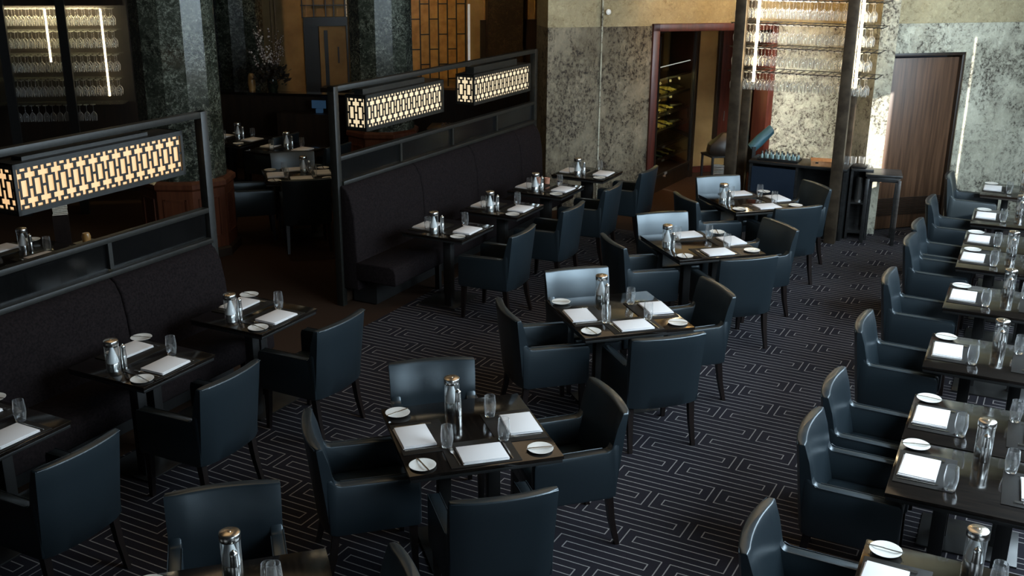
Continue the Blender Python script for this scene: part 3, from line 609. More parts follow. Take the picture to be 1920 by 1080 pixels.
# ------------------------------------------------------------------ bar station under the right rack
t = thing('bar_counter', 'black bar counter with dark blue cupboard under the wine glass rack', 'counter', (RO.x, RO.y, 0), rad(RA))
part('counter_top', MB().box((-0.50, 0.33, 0.885), (1.20, 0.46, 0.035)).mesh('counter_top', barwood, bevel=0.003), t)
mb = MB().box((-1.07, 0.33, 0.435), (0.04, 0.42, 0.87)).box((0.08, 0.33, 0.435), (0.04, 0.42, 0.87)).box((-0.5, 0.52, 0.435), (1.16, 0.02, 0.87)).box((-0.50, 0.33, 0.06), (1.16, 0.42, 0.12)).box((-0.50, 0.33, 0.45), (0.03, 0.42, 0.84))
part('body', mb.mesh('body', barwood), t)
d = part('cupboard_door', MB().box((-0.785, 0.125, 0.46), (0.54, 0.02, 0.74)).mesh('cupboard_door', mat('navy_panel', (0.010, 0.018, 0.032), 0.4, bump=(60, 0.05, 0.002))), t, label='dark blue door')
part('shelf', MB().box((-0.21, 0.33, 0.47), (0.54, 0.38, 0.02)).mesh('shelf', barwood), t)
t = thing('side_cabinet', 'narrow black open cabinet between the bar counter and the tall stand', 'cabinet', (*rk(0.22, 0.44), 0), rad(RA + 12))
part('cabinet_top', MB().box((0, 0, 0.875), (0.26, 0.32, 0.03)).mesh('cabinet_top', barwood, bevel=0.003), t)
mb = MB()
for x in (-0.115, 0.115): mb.box((x, 0, 0.43), (0.03, 0.30, 0.86))
mb.box((0, 0.14, 0.43), (0.22, 0.02, 0.86)).box((0, 0, 0.10), (0.22, 0.28, 0.04)).box((0, 0, 0.46), (0.20, 0.28, 0.02))
part('body', mb.mesh('body', barwood), t)
p = rk(0.22, 0.41); single('steel_canister', MB().lathe([(0, 0), (0.055, 0), (0.055, 0.30), (0.045, 0.31), (0, 0.31)], 20).mesh('steel_canister', steel), 'tall brushed steel canister on the middle shelf of the side cabinet', 'canister', (p.x, p.y, 0.47))
single('black_folder', MB().box((0, 0, 0.012), (0.16, 0.22, 0.024)).mesh('black_folder', matleather, bevel=0.003), 'black folder lying on the side cabinet top', 'folder', (*rk(0.20, 0.40), 0.891), rad(RA))
single('black_tray', MB().box((0, 0, 0.006), (0.50, 0.26, 0.012)).box((0, -0.125, 0.015), (0.50, 0.01, 0.03)).box((0, 0.125, 0.015), (0.50, 0.01, 0.03)).box((-0.245, 0, 0.015), (0.01, 0.26, 0.03)).box((0.245, 0, 0.015), (0.01, 0.26, 0.03)).mesh('black_tray', barwood), 'dark tray of small bottles on the bar counter', 'tray', (*rk(-0.76, 0.30), 0.9025), rad(RA))
vial = MB().lathe([(0, 0), (0.017, 0), (0.018, 0.045), (0.010, 0.06), (0.010, 0.07)], 10).mesh('vial_glass', mat('pale_teal_glass', (0.20, 0.30, 0.30), 0.1, noise=(9, (.18, .28, .28), (.24, .34, .34))))
vcap = MB().lathe([(0, 0.066), (0.015, 0.066), (0.015, 0.095), (0, 0.097)], 10).mesh('cap', steel)
for i in range(14):
    x = -0.97 + (i % 7) * 0.068 + (0.02 if i > 6 else 0); y = 0.24 + (i // 7) * 0.11; p = rk(x, y)
    v = thing('small_bottle', 'tiny silver-capped bottle standing in the tray on the bar', 'bottle', (p.x, p.y, 0.9145), 0, 'small bottles in the bar tray')
    part('glass_body', vial, v); part('cap', vcap, v)
t = thing('wooden_box', 'flat orange-brown wooden box on the bar counter beside the brown post', 'box', (*rk(-0.19, 0.24), 0.9025), rad(RA + 12))
part('box_body', MB().box((0, 0, 0.026), (0.34, 0.22, 0.052)).mesh('box_body', boxwood, bevel=0.003), t)
part('lid', MB().box((0, 0, 0.059), (0.345, 0.225, 0.014)).mesh('lid', boxwood, bevel=0.002), t)
for x in (-0.10, 0.10): part('latch', MB().box((x, -0.114, 0.045), (0.035, 0.006, 0.018)).mesh('latch', blackmetal), t)
gl = MB().lathe([(0.028, 0.0), (0.032, 0.01), (0.036, 0.10)], 14, cap=False).mesh('glass_cup', stemglass)
for i, (x, y) in enumerate(((0.03, 0.42), (0.30, 0.50), (0.19, 0.545), (0.10, 0.50), (0.29, 0.42))):
    single('glass_cup', gl, 'small clear glass cup on the bar end beside the folder', 'glass', (*rk(x, y), 0.903 if x < 0.09 else 0.891), 0, 'cups on the bar end')
# tall narrow stand in front of the door
t = thing('tall_stand', 'tall narrow black table with four long legs in front of the wooden door', 'stand', (4.50, 12.42, 0), rad(-17))
part('stand_top', MB().box((0, 0, 0.845), (0.42, 0.42, 0.03)).box((0, 0, 0.80), (0.38, 0.38, 0.06)).mesh('stand_top', barwood, bevel=0.003), t)
for x in (-0.18, 0.18):
    for y in (-0.18, 0.18): part('leg', MB().box((x, y, 0.40), (0.045, 0.045, 0.80)).mesh('leg', barwood, bevel=0.003), t)
# things left of the rack: stacked glassware trolley and dark bag, blue folded cover
t = thing('glass_trolley', 'dark trolley with stacked pale crockery left of the brown rack post', 'trolley', (2.72, 13.55, 0), rad(16))
mb = MB()
for x in (-0.17, 0.17):
    for y in (-0.15, 0.15): mb.box((x, y, 0.42), (0.025, 0.025, 0.84))
part('trolley_frame', mb.mesh('trolley_frame', blackmetal), t)
for z in (0.12, 0.50, 0.84): part('shelf', MB().box((0, 0, z), (0.38, 0.34, 0.02)).mesh('shelf', blackmetal), t)
pl = MB()
for k2 in range(9): pl.lathe([(0.05, 0.0), (0.085, 0.012), (0.083, 0.015), (0.0, 0.006)], 20, (0, 0, k2 * 0.022), cap=False)
single('bowl_stack', pl.mesh('bowl_stack', china), 'stack of pale bowls on the middle shelf of the dark trolley', 'bowls', (2.70, 13.50, 0.512))
me = MB().loft([[(a_[0] * k_ + o_, a_[1] * k_, z_) for a_ in ((-.16, -.12), (.02, -.14), (.17, -.10), (.18, .05), (.12, .13), (-.08, .14), (-.17, .06))] for k_, o_, z_ in ((0.9, 0, 0), (1.0, 0, 0.05), (0.98, 0.01, 0.13), (0.72, 0.05, 0.20), (0.40, 0.07, 0.27), (0.30, 0.07, 0.28))]).mesh('black_bag', darkwood, 25, bevel=0.01)
single('black_bag', me, 'lumpy black bag on top of the dark trolley', 'bag', (2.72, 13.55, 0.85))
mb = MB(); rings = []
for i in range(6):
    f = i / 5; c = Vector((f * 0.28 - 0.14, 0, 0.90 + 0.26 * f)); wv = 0.09 * (1 - 0.35 * abs(f - .4)); 
    rings.append([(c.x + wv * cos(a_) * 0.35, c.y + 0.08 * sin(a_), c.z + wv * cos(a_) * -0.8) for a_ in [2 * pi * j / 12 for j in range(12)]])
mb.loft(rings)
t = thing('covered_chair', 'slate blue rounded seat back standing tilted behind the bar counter', 'chair', (3.26, 13.62, 0), rad(10))
part('backrest', mb.mesh('backrest', bluecloth), t)
part('seat', MB().box((0.05, 0.0, 0.66), (0.40, 0.40, 0.16)).mesh('seat', leather, bevel=0.04), t)
for x in (-0.12, 0.22):
    for y in (-0.15, 0.15): part('leg', MB().box((x, y, 0.30), (0.035, 0.035, 0.60)).mesh('leg', blackmetal), t)
part('back_post', MB().box((-0.12, 0, 0.8), (0.05, 0.2, 0.3)).mesh('back_post', blackmetal), t)

# ------------------------------------------------------------------ banquettes, lantern screens
def screen(label, s0, s1, top, railz, sillz, dividers):
    t = thing('lantern_screen', label, 'screen', bn(0, 0, 0), rad(G)); T = 0.05
    # local x = along the banquette, local y = away from the windows
    for x in (s0 + 0.035, s1 - 0.035): part('post', MB().box((x, 0, top / 2), (0.07, 0.075, top)).mesh('post', bronze, bevel=0.0015), t)
    part('top_rail', MB().box(((s0 + s1) / 2, 0, top - 0.025), (s1 - s0, 0.07, T)).mesh('top_rail', bronze, bevel=0.0015), t)
    part('low_rail', MB().box(((s0 + s1) / 2, 0, railz - 0.02), (s1 - s0 - 0.14, 0.07, 0.04)).mesh('low_rail', bronze, bevel=0.0015), t)
    part('sill', MB().box(((s0 + s1) / 2, -0.01, sillz), (s1 - s0 - 0.14, 0.10, 0.04)).mesh('sill', bronze, bevel=0.004), t)
    xs = [s0 + 0.07] + dividers + [s1 - 0.07]
    for x in dividers: part('divider', MB().box((x, 0, (railz + sillz) / 2), (0.035, 0.06, railz - sillz - 0.06)).mesh('divider', bronze), t)
    for a, b in zip(xs, xs[1:]):
        part('glass_pane', MB().box(((a + b) / 2, 0, (railz + sillz) / 2 - 0.01), (b - a - 0.036, 0.008, railz - sillz - 0.06)).mesh('glass_pane', screenglass), t)
    # solid backing board below the sill, behind the bench
    part('back_board', MB().box(((s0 + s1) / 2, 0.0, sillz / 2), (s1 - s0 - 0.14, 0.03, sillz - 0.04)).mesh('back_board', darkwood), t)
screen('dark metal lantern screen behind the near banquette, cut off at left edge', -5.2, -1.65, 2.17, 1.39, 1.12, [-3.95, -2.75])
screen('dark metal lantern screen behind the far banquette, with two lanterns', 0.03, 4.42, 2.17, 1.50, 1.24, [1.17, 2.25, 3.32])

def lit_cell(x, y):
    """lantern fretwork: is the point (x in one period 0..1, y height 0..1) a lit opening?"""
    if y > 0.5: y = 1 - y
    q = abs(x - 0.5)
    if y < 0.075 and q < 0.195: return True
    if 0.12 < y < 0.25 and q > 0.11: return True
    if 0.30 < y and q < 0.215: return True
    if y < 0.47 and q > 0.37: return True
    return False
YB = [0, .075, .12, .25, .30, .47, .53, .70, .75, .88, .925, 1]
XB = [0, .13, .285, .305, .39, .61, .695, .715, .87, 1]
def fret(length, height, periods, th=0.006):
    mb = MB(); pw = length / periods
    for k in range(periods):
        for j in range(len(YB) - 1):
            run = None
            for i in range(len(XB) - 1):
                dark = not lit_cell((XB[i] + XB[i + 1]) / 2, (YB[j] + YB[j + 1]) / 2)
                if dark and run is None: run = XB[i]
                if run is not None and (not dark or i == len(XB) - 2):
                    e = XB[i] if not dark else XB[i + 1]
                    x0, x1 = (k + run) * pw, (k + e) * pw
                    mb.box(((x0 + x1) / 2 - length / 2, 0, (YB[j] + YB[j + 1]) / 2 * height), (x1 - x0, th, (YB[j + 1] - YB[j]) * height)); run = None
    return mb
def lantern(label, s0, s1, z0, z1, glow, m0, m1, zt):
    L_ = s1 - s0; c = bn((s0 + s1) / 2, 0.0)
    t = thing('hanging_lantern', label, 'lantern', (c.x, c.y, z0), rad(G), 'lanterns hung in the screens'); Hh = z1 - z0; Dp = 0.22
    fr = 0.035; mb = MB()
    for y in (-Dp / 2, Dp / 2):
        mb.box((0, y, fr / 2), (L_, 0.02, fr)).box((0, y, Hh - fr / 2), (L_, 0.02, fr))
        for x in (-L_ / 2 + 0.012, L_ / 2 - 0.012): mb.box((x, y, Hh / 2), (0.024, 0.02, Hh))
    for x in (-L_ / 2 + 0.01, L_ / 2 - 0.01): mb.box((x, 0, fr / 2), (0.02, Dp, fr)).box((x, 0, Hh - fr / 2), (0.02, Dp, fr))
    mb.box((0, 0, Hh - 0.006), (L_, Dp, 0.012)).box((0, 0, 0.006), (L_, Dp, 0.012))
    part('frame', mb.mesh('frame', bronze), t)
    ih = Hh - 2 * fr
    key = ('fret', round(L_, 2), round(ih, 3)); f1 = cached(key, lambda: fret(L_ - 0.048, ih, 14).mesh('fretwork', blackmetal))
    f2 = cached(('fret2', round(ih, 3)), lambda: fret(Dp - 0.02, ih, 2).mesh('fretwork', blackmetal))
    for y in (-Dp / 2, Dp / 2): part('fretwork', f1, t, (0, y, fr))
    for x in (-L_ / 2 + 0.008, L_ / 2 - 0.008): part('fretwork', f2, t, (x, 0, fr), pi / 2)
    mb = MB()
    a, b = L_ / 2 - 0.016, Dp / 2 - 0.012
    mb.box((0, -b, Hh / 2), (2 * a, 0.003, ih)).box((0, b, Hh / 2), (2 * a, 0.003, ih)).box((-a, 0, Hh / 2), (0.003, 2 * b, ih)).box((a, 0, Hh / 2), (0.003, 2 * b, ih))
    part('glowing_panel', mb.mesh('glowing_panel', glow), t, label='glowing amber paper behind the fretwork')
    part('mount', MB().box(((m0 + m1) / 2 - (s0 + s1) / 2, 0, (zt - z1) / 2 + Hh), (m1 - m0, 0.10, zt - z1)).mesh('mount', bronze), t)
lantern('long amber lantern at the left edge, nearest of the three lanterns', -3.53, -2.02, 1.735, 2.075, lampglow, -3.40, -2.30, 2.10)
lantern('middle lantern of three, near end of the far screen', 0.42, 1.90, 1.70, 2.05, lampglow2, 0.48, 1.62, 2.10)
lantern('smallest looking lantern, at the far end of the far screen', 2.57, 4.05, 1.68, 2.03, lampglow2, 2.70, 3.80, 2.10)

def banquette(label, s0, s1, seams, top):
    t = thing('banquette', label, 'banquette', bn(0, 0, 0), rad(G))
    # local y negative = towards the aisle
    bp = [(-0.02, 0.18), (-0.02, top), (-0.055, top), (-0.10, top - 0.03), (-0.15, top - 0.12), (-0.185, top - 0.30), (-0.20, 0.62), (-0.21, 0.40), (-0.21, 0.18)]
    xs = [s0] + seams + [s1]
    for a, b in zip(xs, xs[1:]):
        me = MB().prism(bp, a + 0.004, b - 0.004, lambda p, h: (h, p[0], p[1])).mesh('back_cushion', fabric, 50, bevel=0.018, seg=3)
        part('back_cushion', me, t)
    sp = [(-0.19, 0.29), (-0.19, 0.47), (-0.58, 0.475), (-0.625, 0.455), (-0.645, 0.42), (-0.65, 0.31), (-0.64, 0.285)]
    me = MB().prism(sp, s0, s1, lambda p, h: (h, p[0], p[1])).mesh('seat', fabric, 50, bevel=0.012, seg=3); part('seat', me, t)
    part('plinth', MB().box(((s0 + s1) / 2, -0.18, 0.15), (s1 - s0 - 0.3, 0.28, 0.27)).mesh('plinth', blackmetal), t)
    n = max(2, int((s1 - s0) / 1.2))
    for i in range(n):
        x = s0 + 0.9 + i * (s1 - s0 - 1.2) / (n - 1)
        part('leg', MB().box((x, -0.585, 0.145), (0.05, 0.05, 0.29)).mesh('leg', blackmetal), t)
banquette('charcoal upholstered banquette at left, under the near lantern screen', -5.2, -1.74, [-3.95, -2.80], 1.10)
banquette('charcoal upholstered banquette in the middle, under the two-lantern screen', 0.06, 4.30, [1.34, 2.53, 3.68], 1.22)

# ------------------------------------------------------------------ armchairs
def chair_meshes():
    W = {}
    # backrest: lofted, bowed in plan, raked
    rings = []; n = 10
    for z, ins in ((0.33, 0.010), (0.338, 0.0), (0.45, 0), (0.56, 0), (0.67, 0), (0.78, 0), (0.868, 0), (0.876, 0.002), (0.880, 0.007)):
        f = (z - 0.33) / 0.55; yr = -0.24 - 0.06 * f; wd = 0.266 + 0.014 * f - ins; th = 0.066 + 0.060 * (1 - f) ** 1.0 - (0.010 if z > 0.86 else 0.0)
        bow = 0.036
        ring = []
        for i in range(n + 1):
            x = -wd + 2 * wd * i / n; q = x / (wd); e = 0.012 * (abs(q) > 0.999)
            ring.append((x, yr + ins - bow * (1 - q * q) + e, z))
        for i in range(n, -1, -1):
            x = -wd + 2 * wd * i / n; q = x / wd; e = 0.012 * (abs(q) > 0.999)
            ring.append((x, yr + th - ins - bow * 0.9 * (1 - q * q) - e, z))
        rings.append(ring)
    W['backrest'] = MB().loft(rings).mesh('backrest', leather, 48)
    prof = [(0.28, 0.345), (0.28, 0.60), (0.272, 0.622), (0.252, 0.634), (-0.16, 0.640), (-0.178, 0.644), (-0.192, 0.656), (-0.200, 0.675), (-0.215, 0.69), (-0.245, 0.68), (-0.235, 0.345), (-0.2, 0.33), (0.26, 0.33)]
    for s, nm in ((-1, 'armL'), (1, 'armR')):
        a, b = (0.212, 0.276)
        W[nm] = MB().prism(prof, s * a, s * b, lambda p, h: (h, p[0], p[1])).mesh('armrest', leather, 40, bevel=0.010, seg=2)
    W['rail'] = MB().box((0, 0.04, 0.37), (0.43, 0.44, 0.08)).mesh('seat_rail', leather, bevel=0.008)
    # crowned cushion
    mb = MB(); rings = []
    for z, k in ((0.405, 0.97), (0.42, 1.0), (0.455, 1.0), (0.47, 0.965), (0.476, 0.80), (0.480, 0.4)):
        hx, hy = 0.208 * k, 0.222 * k; r = 0.03 * k; ring = []
        for cx, cy, a0 in ((1, 1, 0), (-1, 1, 90), (-1, -1, 180), (1, -1, 270)):
            for a in (0, 30, 60, 90): ring.append((cx * (hx - r) + r * cos(rad(a0 + a)), 0.045 + cy * (hy - r) + r * sin(rad(a0 + a)), z))
        rings.append(ring)
    W['seat'] = mb.loft(rings).mesh('seat', cushion_leather, 60)
    def leg(x0, y0, x1, y1):
        return MB().loft([[(x0 + dx * 0.022, y0 + dy * 0.022, 0.335) for dx, dy in ((-1, -1), (1, -1), (1, 1), (-1, 1))],
                          [((x0 + x1) / 2 + dx * 0.0185 - (x1 - x0) * .15, (y0 + y1) / 2 + dy * 0.0185 - (y1 - y0) * .15, 0.17) for dx, dy in ((-1, -1), (1, -1), (1, 1), (-1, 1))],
                          [(x1 + dx * 0.014, y1 + dy * 0.014, 0.0) for dx, dy in ((-1, -1), (1, -1), (1, 1), (-1, 1))]]).mesh('leg', legwood, 60)
    W['legs'] = [leg(-0.235, 0.235, -0.237, 0.248), leg(0.235, 0.235, 0.237, 0.248), leg(-0.235, -0.20, -0.245, -0.262), leg(0.235, -0.20, 0.245, -0.262)]
    # stitched piping along the arm and back edges
    mb = MB()
    for s in (-1, 1):
        mb.tube([(s * 0.277, 0.262, 0.632), (s * 0.277, -0.16, 0.640), (s * 0.277, -0.190, 0.654)], 0.0028, 5)
        mb.tube([(s * 0.211, 0.262, 0.632), (s * 0.211, -0.16, 0.640)], 0.0028, 5)
    pts = []
    for i in range(n + 1):
        q = -1 + 2 * i / n; pts.append((q * 0.274, -0.2965 - 0.036 * (1 - q * q), 0.8735))
    mb.tube(pts, 0.003, 5)
    W['piping'] = mb.mesh('piping', leather, 60)
    return W
CM = chair_meshes()
CHAIRN = [0]
def chair(label, mid, face, group):
    """mid: plan point below the middle of the backrest's top rear edge; face: heading in degrees the sitter looks"""
    d = D(face); p = Vector(mid) + d * 0.30; CHAIRN[0] += 1
    jit = random.Random(CHAIRN[0]).uniform(-1.2, 1.2)
    t = thing('armchair', label, 'armchair', (p.x, p.y, 0), rad(face - 90 + jit), group)
    b_ = part('backrest', CM['backrest'], t); part('armrest', CM['armL'], t); part('armrest', CM['armR'], t)
    part('seat_rail', CM['rail'], t); part('seat', CM['seat'], t); part('piping', CM['piping'], b_)
    for l in CM['legs']: part('leg', l, t)
    return t

# ------------------------------------------------------------------ tableware
def napkin_mesh():
    mb = MB()
    for i, (sx, sy, dx, dy, r) in enumerate(((0.262, 0.196, 0, 0, 0), (0.258, 0.192, 0.003, 0.002, 0.012), (0.254, 0.188, -0.003, 0.003, -0.010))):
        mb.box((dx, dy, 0.003 + i * 0.0052), (sx, sy, 0.0046), r)
    return mb.mesh('napkin', linen, bevel=0.0018, seg=2)
def fork_mesh():
    mb = MB().loft([[(-0.004, -0.10, 0.0), (0.004, -0.10, 0.0), (0.004, -0.10, 0.002), (-0.004, -0.10, 0.002)],
                    [(-0.0025, 0.03, 0.0), (0.0025, 0.03, 0.0), (0.0025, 0.03, 0.003), (-0.0025, 0.03, 0.003)],
                    [(-0.011, 0.055, 0.002), (0.011, 0.055, 0.002), (0.011, 0.055, 0.004), (-0.011, 0.055, 0.004)],
                    [(-0.011, 0.07, 0.003), (0.011, 0.07, 0.003), (0.011, 0.07, 0.005), (-0.011, 0.07, 0.005)]])
    for k in range(4): mb.box((-0.0093 + k * 0.0062, 0.09, 0.0045), (0.003, 0.045, 0.002))
    return mb.mesh('fork', cutsteel, 50)
def knife_mesh(L_=0.21):
    return MB().loft([[(-0.004, -L_ / 2, 0), (0.004, -L_ / 2, 0), (0.004, -L_ / 2, .003), (-0.004, -L_ / 2, .003)], [(-0.005, -0.01, 0), (0.005, -0.01, 0), (0.005, -0.01, .004), (-0.005, -0.01, .004)],
                      [(-0.003, 0, 0.001), (0.006, 0, 0.001), (0.006, 0, .003), (-0.003, 0, .003)], [(-0.003, L_ / 2 - 0.015, 0.001), (0.008, L_ / 2 - 0.02, 0.001), (0.008, L_ / 2 - 0.02, .0025), (-0.003, L_ / 2 - 0.015, .0025)],
                      [(-0.003, L_ / 2, 0.001), (0.001, L_ / 2 - 0.002, 0.001), (0.001, L_ / 2 - 0.002, .002), (-0.003, L_ / 2, .002)]]).mesh('knife', cutsteel, 50)
plate_me = MB().lathe([(0, 0), (0.045, 0), (0.072, 0.010), (0.0745, 0.013), (0.071, 0.0135), (0.045, 0.004), (0, 0.004)], 36).mesh('side_plate', china, 60)
tumbler_me = MB().lathe([(0.0, 0), (0.024, 0), (0.028, 0.004), (0.0355, 0.05), (0.0365, 0.075), (0.031, 0.135), (0.0295, 0.135), (0.035, 0.075), (0.034, 0.05), (0.025, 0.016), (0.0, 0.014)], 30).mesh('tumbler', tumblerglass, 60)
nap_me, fork_me, knife_me, butter_me = napkin_mesh(), fork_mesh(), knife_mesh(), knife_mesh(0.165)
mat_me = MB().box((0, 0, 0.002), (0.40, 0.30, 0.004)).mesh('placemat', matleather, bevel=0.001)
J = {'jar': MB().lathe([(0.046, 0.0), (0.046, 0.185), (0.0445, 0.185), (0.0445, 0.0)], 28, cap=False).mesh('glass_cylinder', clear, 60),
     'base': MB().lathe([(0, 0.0), (0.040, 0.0), (0.040, 0.055), (0.038, 0.058), (0, 0.058)], 28).mesh('steel_base', steel, 60),
     'cone': MB().lathe([(0.038, 0.058), (0.037, 0.075), (0.014, 0.150), (0.010, 0.170), (0, 0.172)], 24, cap=False).mesh('pale_cone', conewhite, 60),
     'band': MB().lathe([(0.0475, 0.178), (0.0485, 0.180), (0.0485, 0.210), (0.046, 0.214), (0, 0.214), (0, 0.180)], 28).mesh('lid_band', steel, 60),
     'lid': MB().lathe([(0.044, 0.2142), (0.042, 0.2165), (0.008, 0.2175), (0.007, 0.2195), (0, 0.220)], 28).mesh('lid', lidsteel, 60)}
MILL = {'body': MB().lathe([(0, 0), (0.021, 0), (0.021, 0.085), (0.0195, 0.088), (0.0195, 0.091), (0.0175, 0.135), (0, 0.135)], 20).mesh('mill_body', steel, 60),
        'top': MB().lathe([(0.018, 0.135), (0.0185, 0.150), (0.016, 0.158), (0.008, 0.162), (0.006, 0.168), (0, 0.169)], 20).mesh('mill_top', steel, 60)}
TZ = 0.75
def setting(c, ang, seat, tbl, edge, dx=0.0, cid='', glass=True, plate=True, mat_=True, plateoff=None, rnd=0):
    """place setting: c table centre; ang table heading; seat = name and direction (deg) of the diner's side; edge = half table depth there"""
    name, sd_ = seat; back = D(sd_); fwd = -back; left = Vector((-fwd.y, fwd.x))
    fa = math.atan2(fwd.y, fwd.x) - pi / 2
    rr = random.Random(int(abs(c[0] * 1000) + abs(c[1] * 77) + sd_ * 3)); j = lambda q: rr.uniform(-q, q)
    O = Vector(c) + back * edge + (-left) * dx      # table edge, middle of the place
    def P(x, y): return O - left * x + fwd * y      # x to the diner's right
    z = TZ + 0.001
    where = '%s of the %s' % (name, tbl)
    if mat_:
        p = P(0, 0.165); single('placemat', mat_me, 'black leather placemat at the ' + where, 'placemat', (p.x, p.y, z - 0.0005), fa + rad(j(1)), 'placemats'); z += 0.0045
    p = P(j(.006), 0.125 + j(.008)); single('napkin', nap_me, 'folded white napkin at the ' + where, 'napkin', (p.x, p.y, z), fa + rad(j(2.5)), 'napkins')
    p = P(-0.152 + j(.003), 0.14); single('fork', fork_me, 'steel fork, ' + where, 'fork', (p.x, p.y, z), fa + rad(j(3)), 'forks')
    p = P(0.152 + j(.003), 0.14); single('knife', knife_me, 'steel dinner knife, ' + where, 'knife', (p.x, p.y, z), fa + rad(j(3)), 'knives')
    if plate:
        px, py = plateoff or (-0.33, 0.105)
        p = P(px + j(.008), py + j(.01)); single('side_plate', plate_me, 'round white side plate, ' + where, 'plate', (p.x, p.y, TZ + 0.001), 0, 'side plates')
        q = rad(j(30)) ; single('butter_knife', butter_me, 'butter knife on side plate, ' + where, 'knife', (p.x, p.y, TZ + 0.0145), fa + q, 'butter knives')
    if glass:
        p = P(0.165 + j(.008), 0.265 + j(.02)) if glass is True else P(*glass)
        single('tumbler', tumbler_me, 'clear water tumbler, ' + where, 'glass', (p.x, p.y, TZ + 0.0015), 0, 'water tumblers')
def cruets(p, m, tbl, short=''):
    t = thing('condiment_canister', 'glass canister with steel lid, ' + tbl, 'canister', (p.x, p.y, TZ + 0.001), 0, 'condiment canisters')
    for k, n in (('jar', 'glass_cylinder'), ('base', 'steel_base'), ('cone', 'pale_cone'), ('band', 'lid_band')): b_ = part(n, J[k], t)
    part('lid_disc', J['lid'], b_, label='warm-toned brushed lid disc')
    t = thing('pepper_mill', 'slim steel pepper mill, ' + tbl, 'pepper mill', (m.x, m.y, TZ + 0.001), 0, 'pepper mills')
    part('mill_body', MILL['body'], t); part('mill_top', MILL['top'], t)

# ------------------------------------------------------------------ tables
def table(label, c, ang, w_, d_, group, cols=((-0.14, 0), (0.14, 0)), plate=(0.52, 0.42)):
    t = thing('dining_table', label, 'table', (c[0], c[1], 0), rad(ang), group)
    def mk():
        a = MB().box((0, 0, TZ - 0.011), (w_, d_, 0.022)).mesh('tabletop', lacquer, bevel=0.002)
        b = MB().box((0, 0, TZ - 0.034), (w_ - 0.012, d_ - 0.012, 0.020)).mesh('under_frame', blackmetal, bevel=0.002)
        k = [MB().box((x, y, 0.367), (0.075, 0.075, 0.715)).mesh('column', blackmetal, bevel=0.003) for x, y in cols]
        e = MB().box((0, 0, 0.006), (plate[0], plate[1], 0.012)).mesh('base_plate', barwood, bevel=0.002)
        return a, b, k, e
    a, b, k, e = cached(('tb', w_, d_, cols, plate), mk)
    part('tabletop', a, t); part('under_frame', b, t); part('base_plate', e, t)
    for q in k: part('column', q, t)
    return t
# centre row ------------------------------------------------------
TA = 17.0
T = {0: (-1.155, 3.70), 1: (-0.25, 5.49), 2: (0.82, 7.56), 3: (1.80, 9.53), 4: (2.67, 11.32)}
TN = {0: 'bottom-edge centre table', 1: 'nearest whole centre table', 2: 'third centre table from the rack', 3: 'second centre table from the rack', 4: 'centre table closest to the rack'}
TL = {0: 'square black lacquered table at the bottom edge, left of centre', 1: 'nearest whole square black table in the centre row', 2: 'square black table in the centre row, third from the glass rack',
      3: 'square black table in the centre row, second from the glass rack', 4: 'square black table in the centre row, closest to the glass rack'}
SA = {'near': TA - 90, 'far': TA + 90, 'left': TA + 180, 'right': TA}
CH = {0: {'far': (-1.44, 4.60), 'right': (-0.42, 3.84)},
      1: {'near': (-0.02, 4.51), 'left': (-1.13, 5.25), 'right': (0.61, 5.75), 'far': (-0.52, 6.28)},
      2: {'near': (1.10, 6.72), 'left': (-0.05, 7.27), 'right': (1.66, 7.86), 'far': (0.53, 8.32)},
      3: {'near': (2.07, 8.64), 'left': (0.90, 9.18), 'right': (2.64, 9.84), 'far': (1.50, 10.26)},
      4: {'near': (2.98, 10.51), 'left': (1.84, 10.94), 'right': (3.49, 11.62), 'far': (2.40, 12.05)}}
for k, c in T.items():
    table(TL[k], c, TA, 0.875, 0.885, 'square tables of the centre row', ((-0.15, 0.0), (0.15, 0.0)), (0.56, 0.50))
    for side, m in CH[k].items():
        if k == 1 and side == 'far': face = TA - 96
        elif k == 3 and side == 'right': face = TA + 182 + 3
        else: face = SA[side] + 180
        chair('navy leather armchair on the %s side of the %s' % (side, TN[k]), m, face, 'armchairs of the centre row')
    seats = ['left', 'near', 'right'] if k < 3 else ['far', 'near', 'right']
    if k == 0: seats = ['left', 'right']
    for s in seats: setting(c, TA, (s + ' seat', SA[s]), TN[k], 0.44, plateoff=(-0.345, 0.10))
    e3, n3 = D(TA), D(TA + 90); c = Vector(c)
    if k < 3: cruets(c + n3 * (0.31 if k else 0.345) - e3 * (0.02 if k else -0.01), c + n3 * (0.235 if k else 0.265) - e3 * (0.0 if k else -0.02), TN[k])
    else: cruets(c - e3 * 0.36 + n3 * 0.0, c - e3 * 0.345 - n3 * 0.10, TN[k])
    if k == 0:
        p = c + e3 * 0.16 + n3 * 0.17; single('tumbler', tumbler_me, 'clear water tumbler by the canister on the bottom-edge centre table', 'glass', (p.x, p.y, TZ + 0.0015), 0, 'water tumblers')
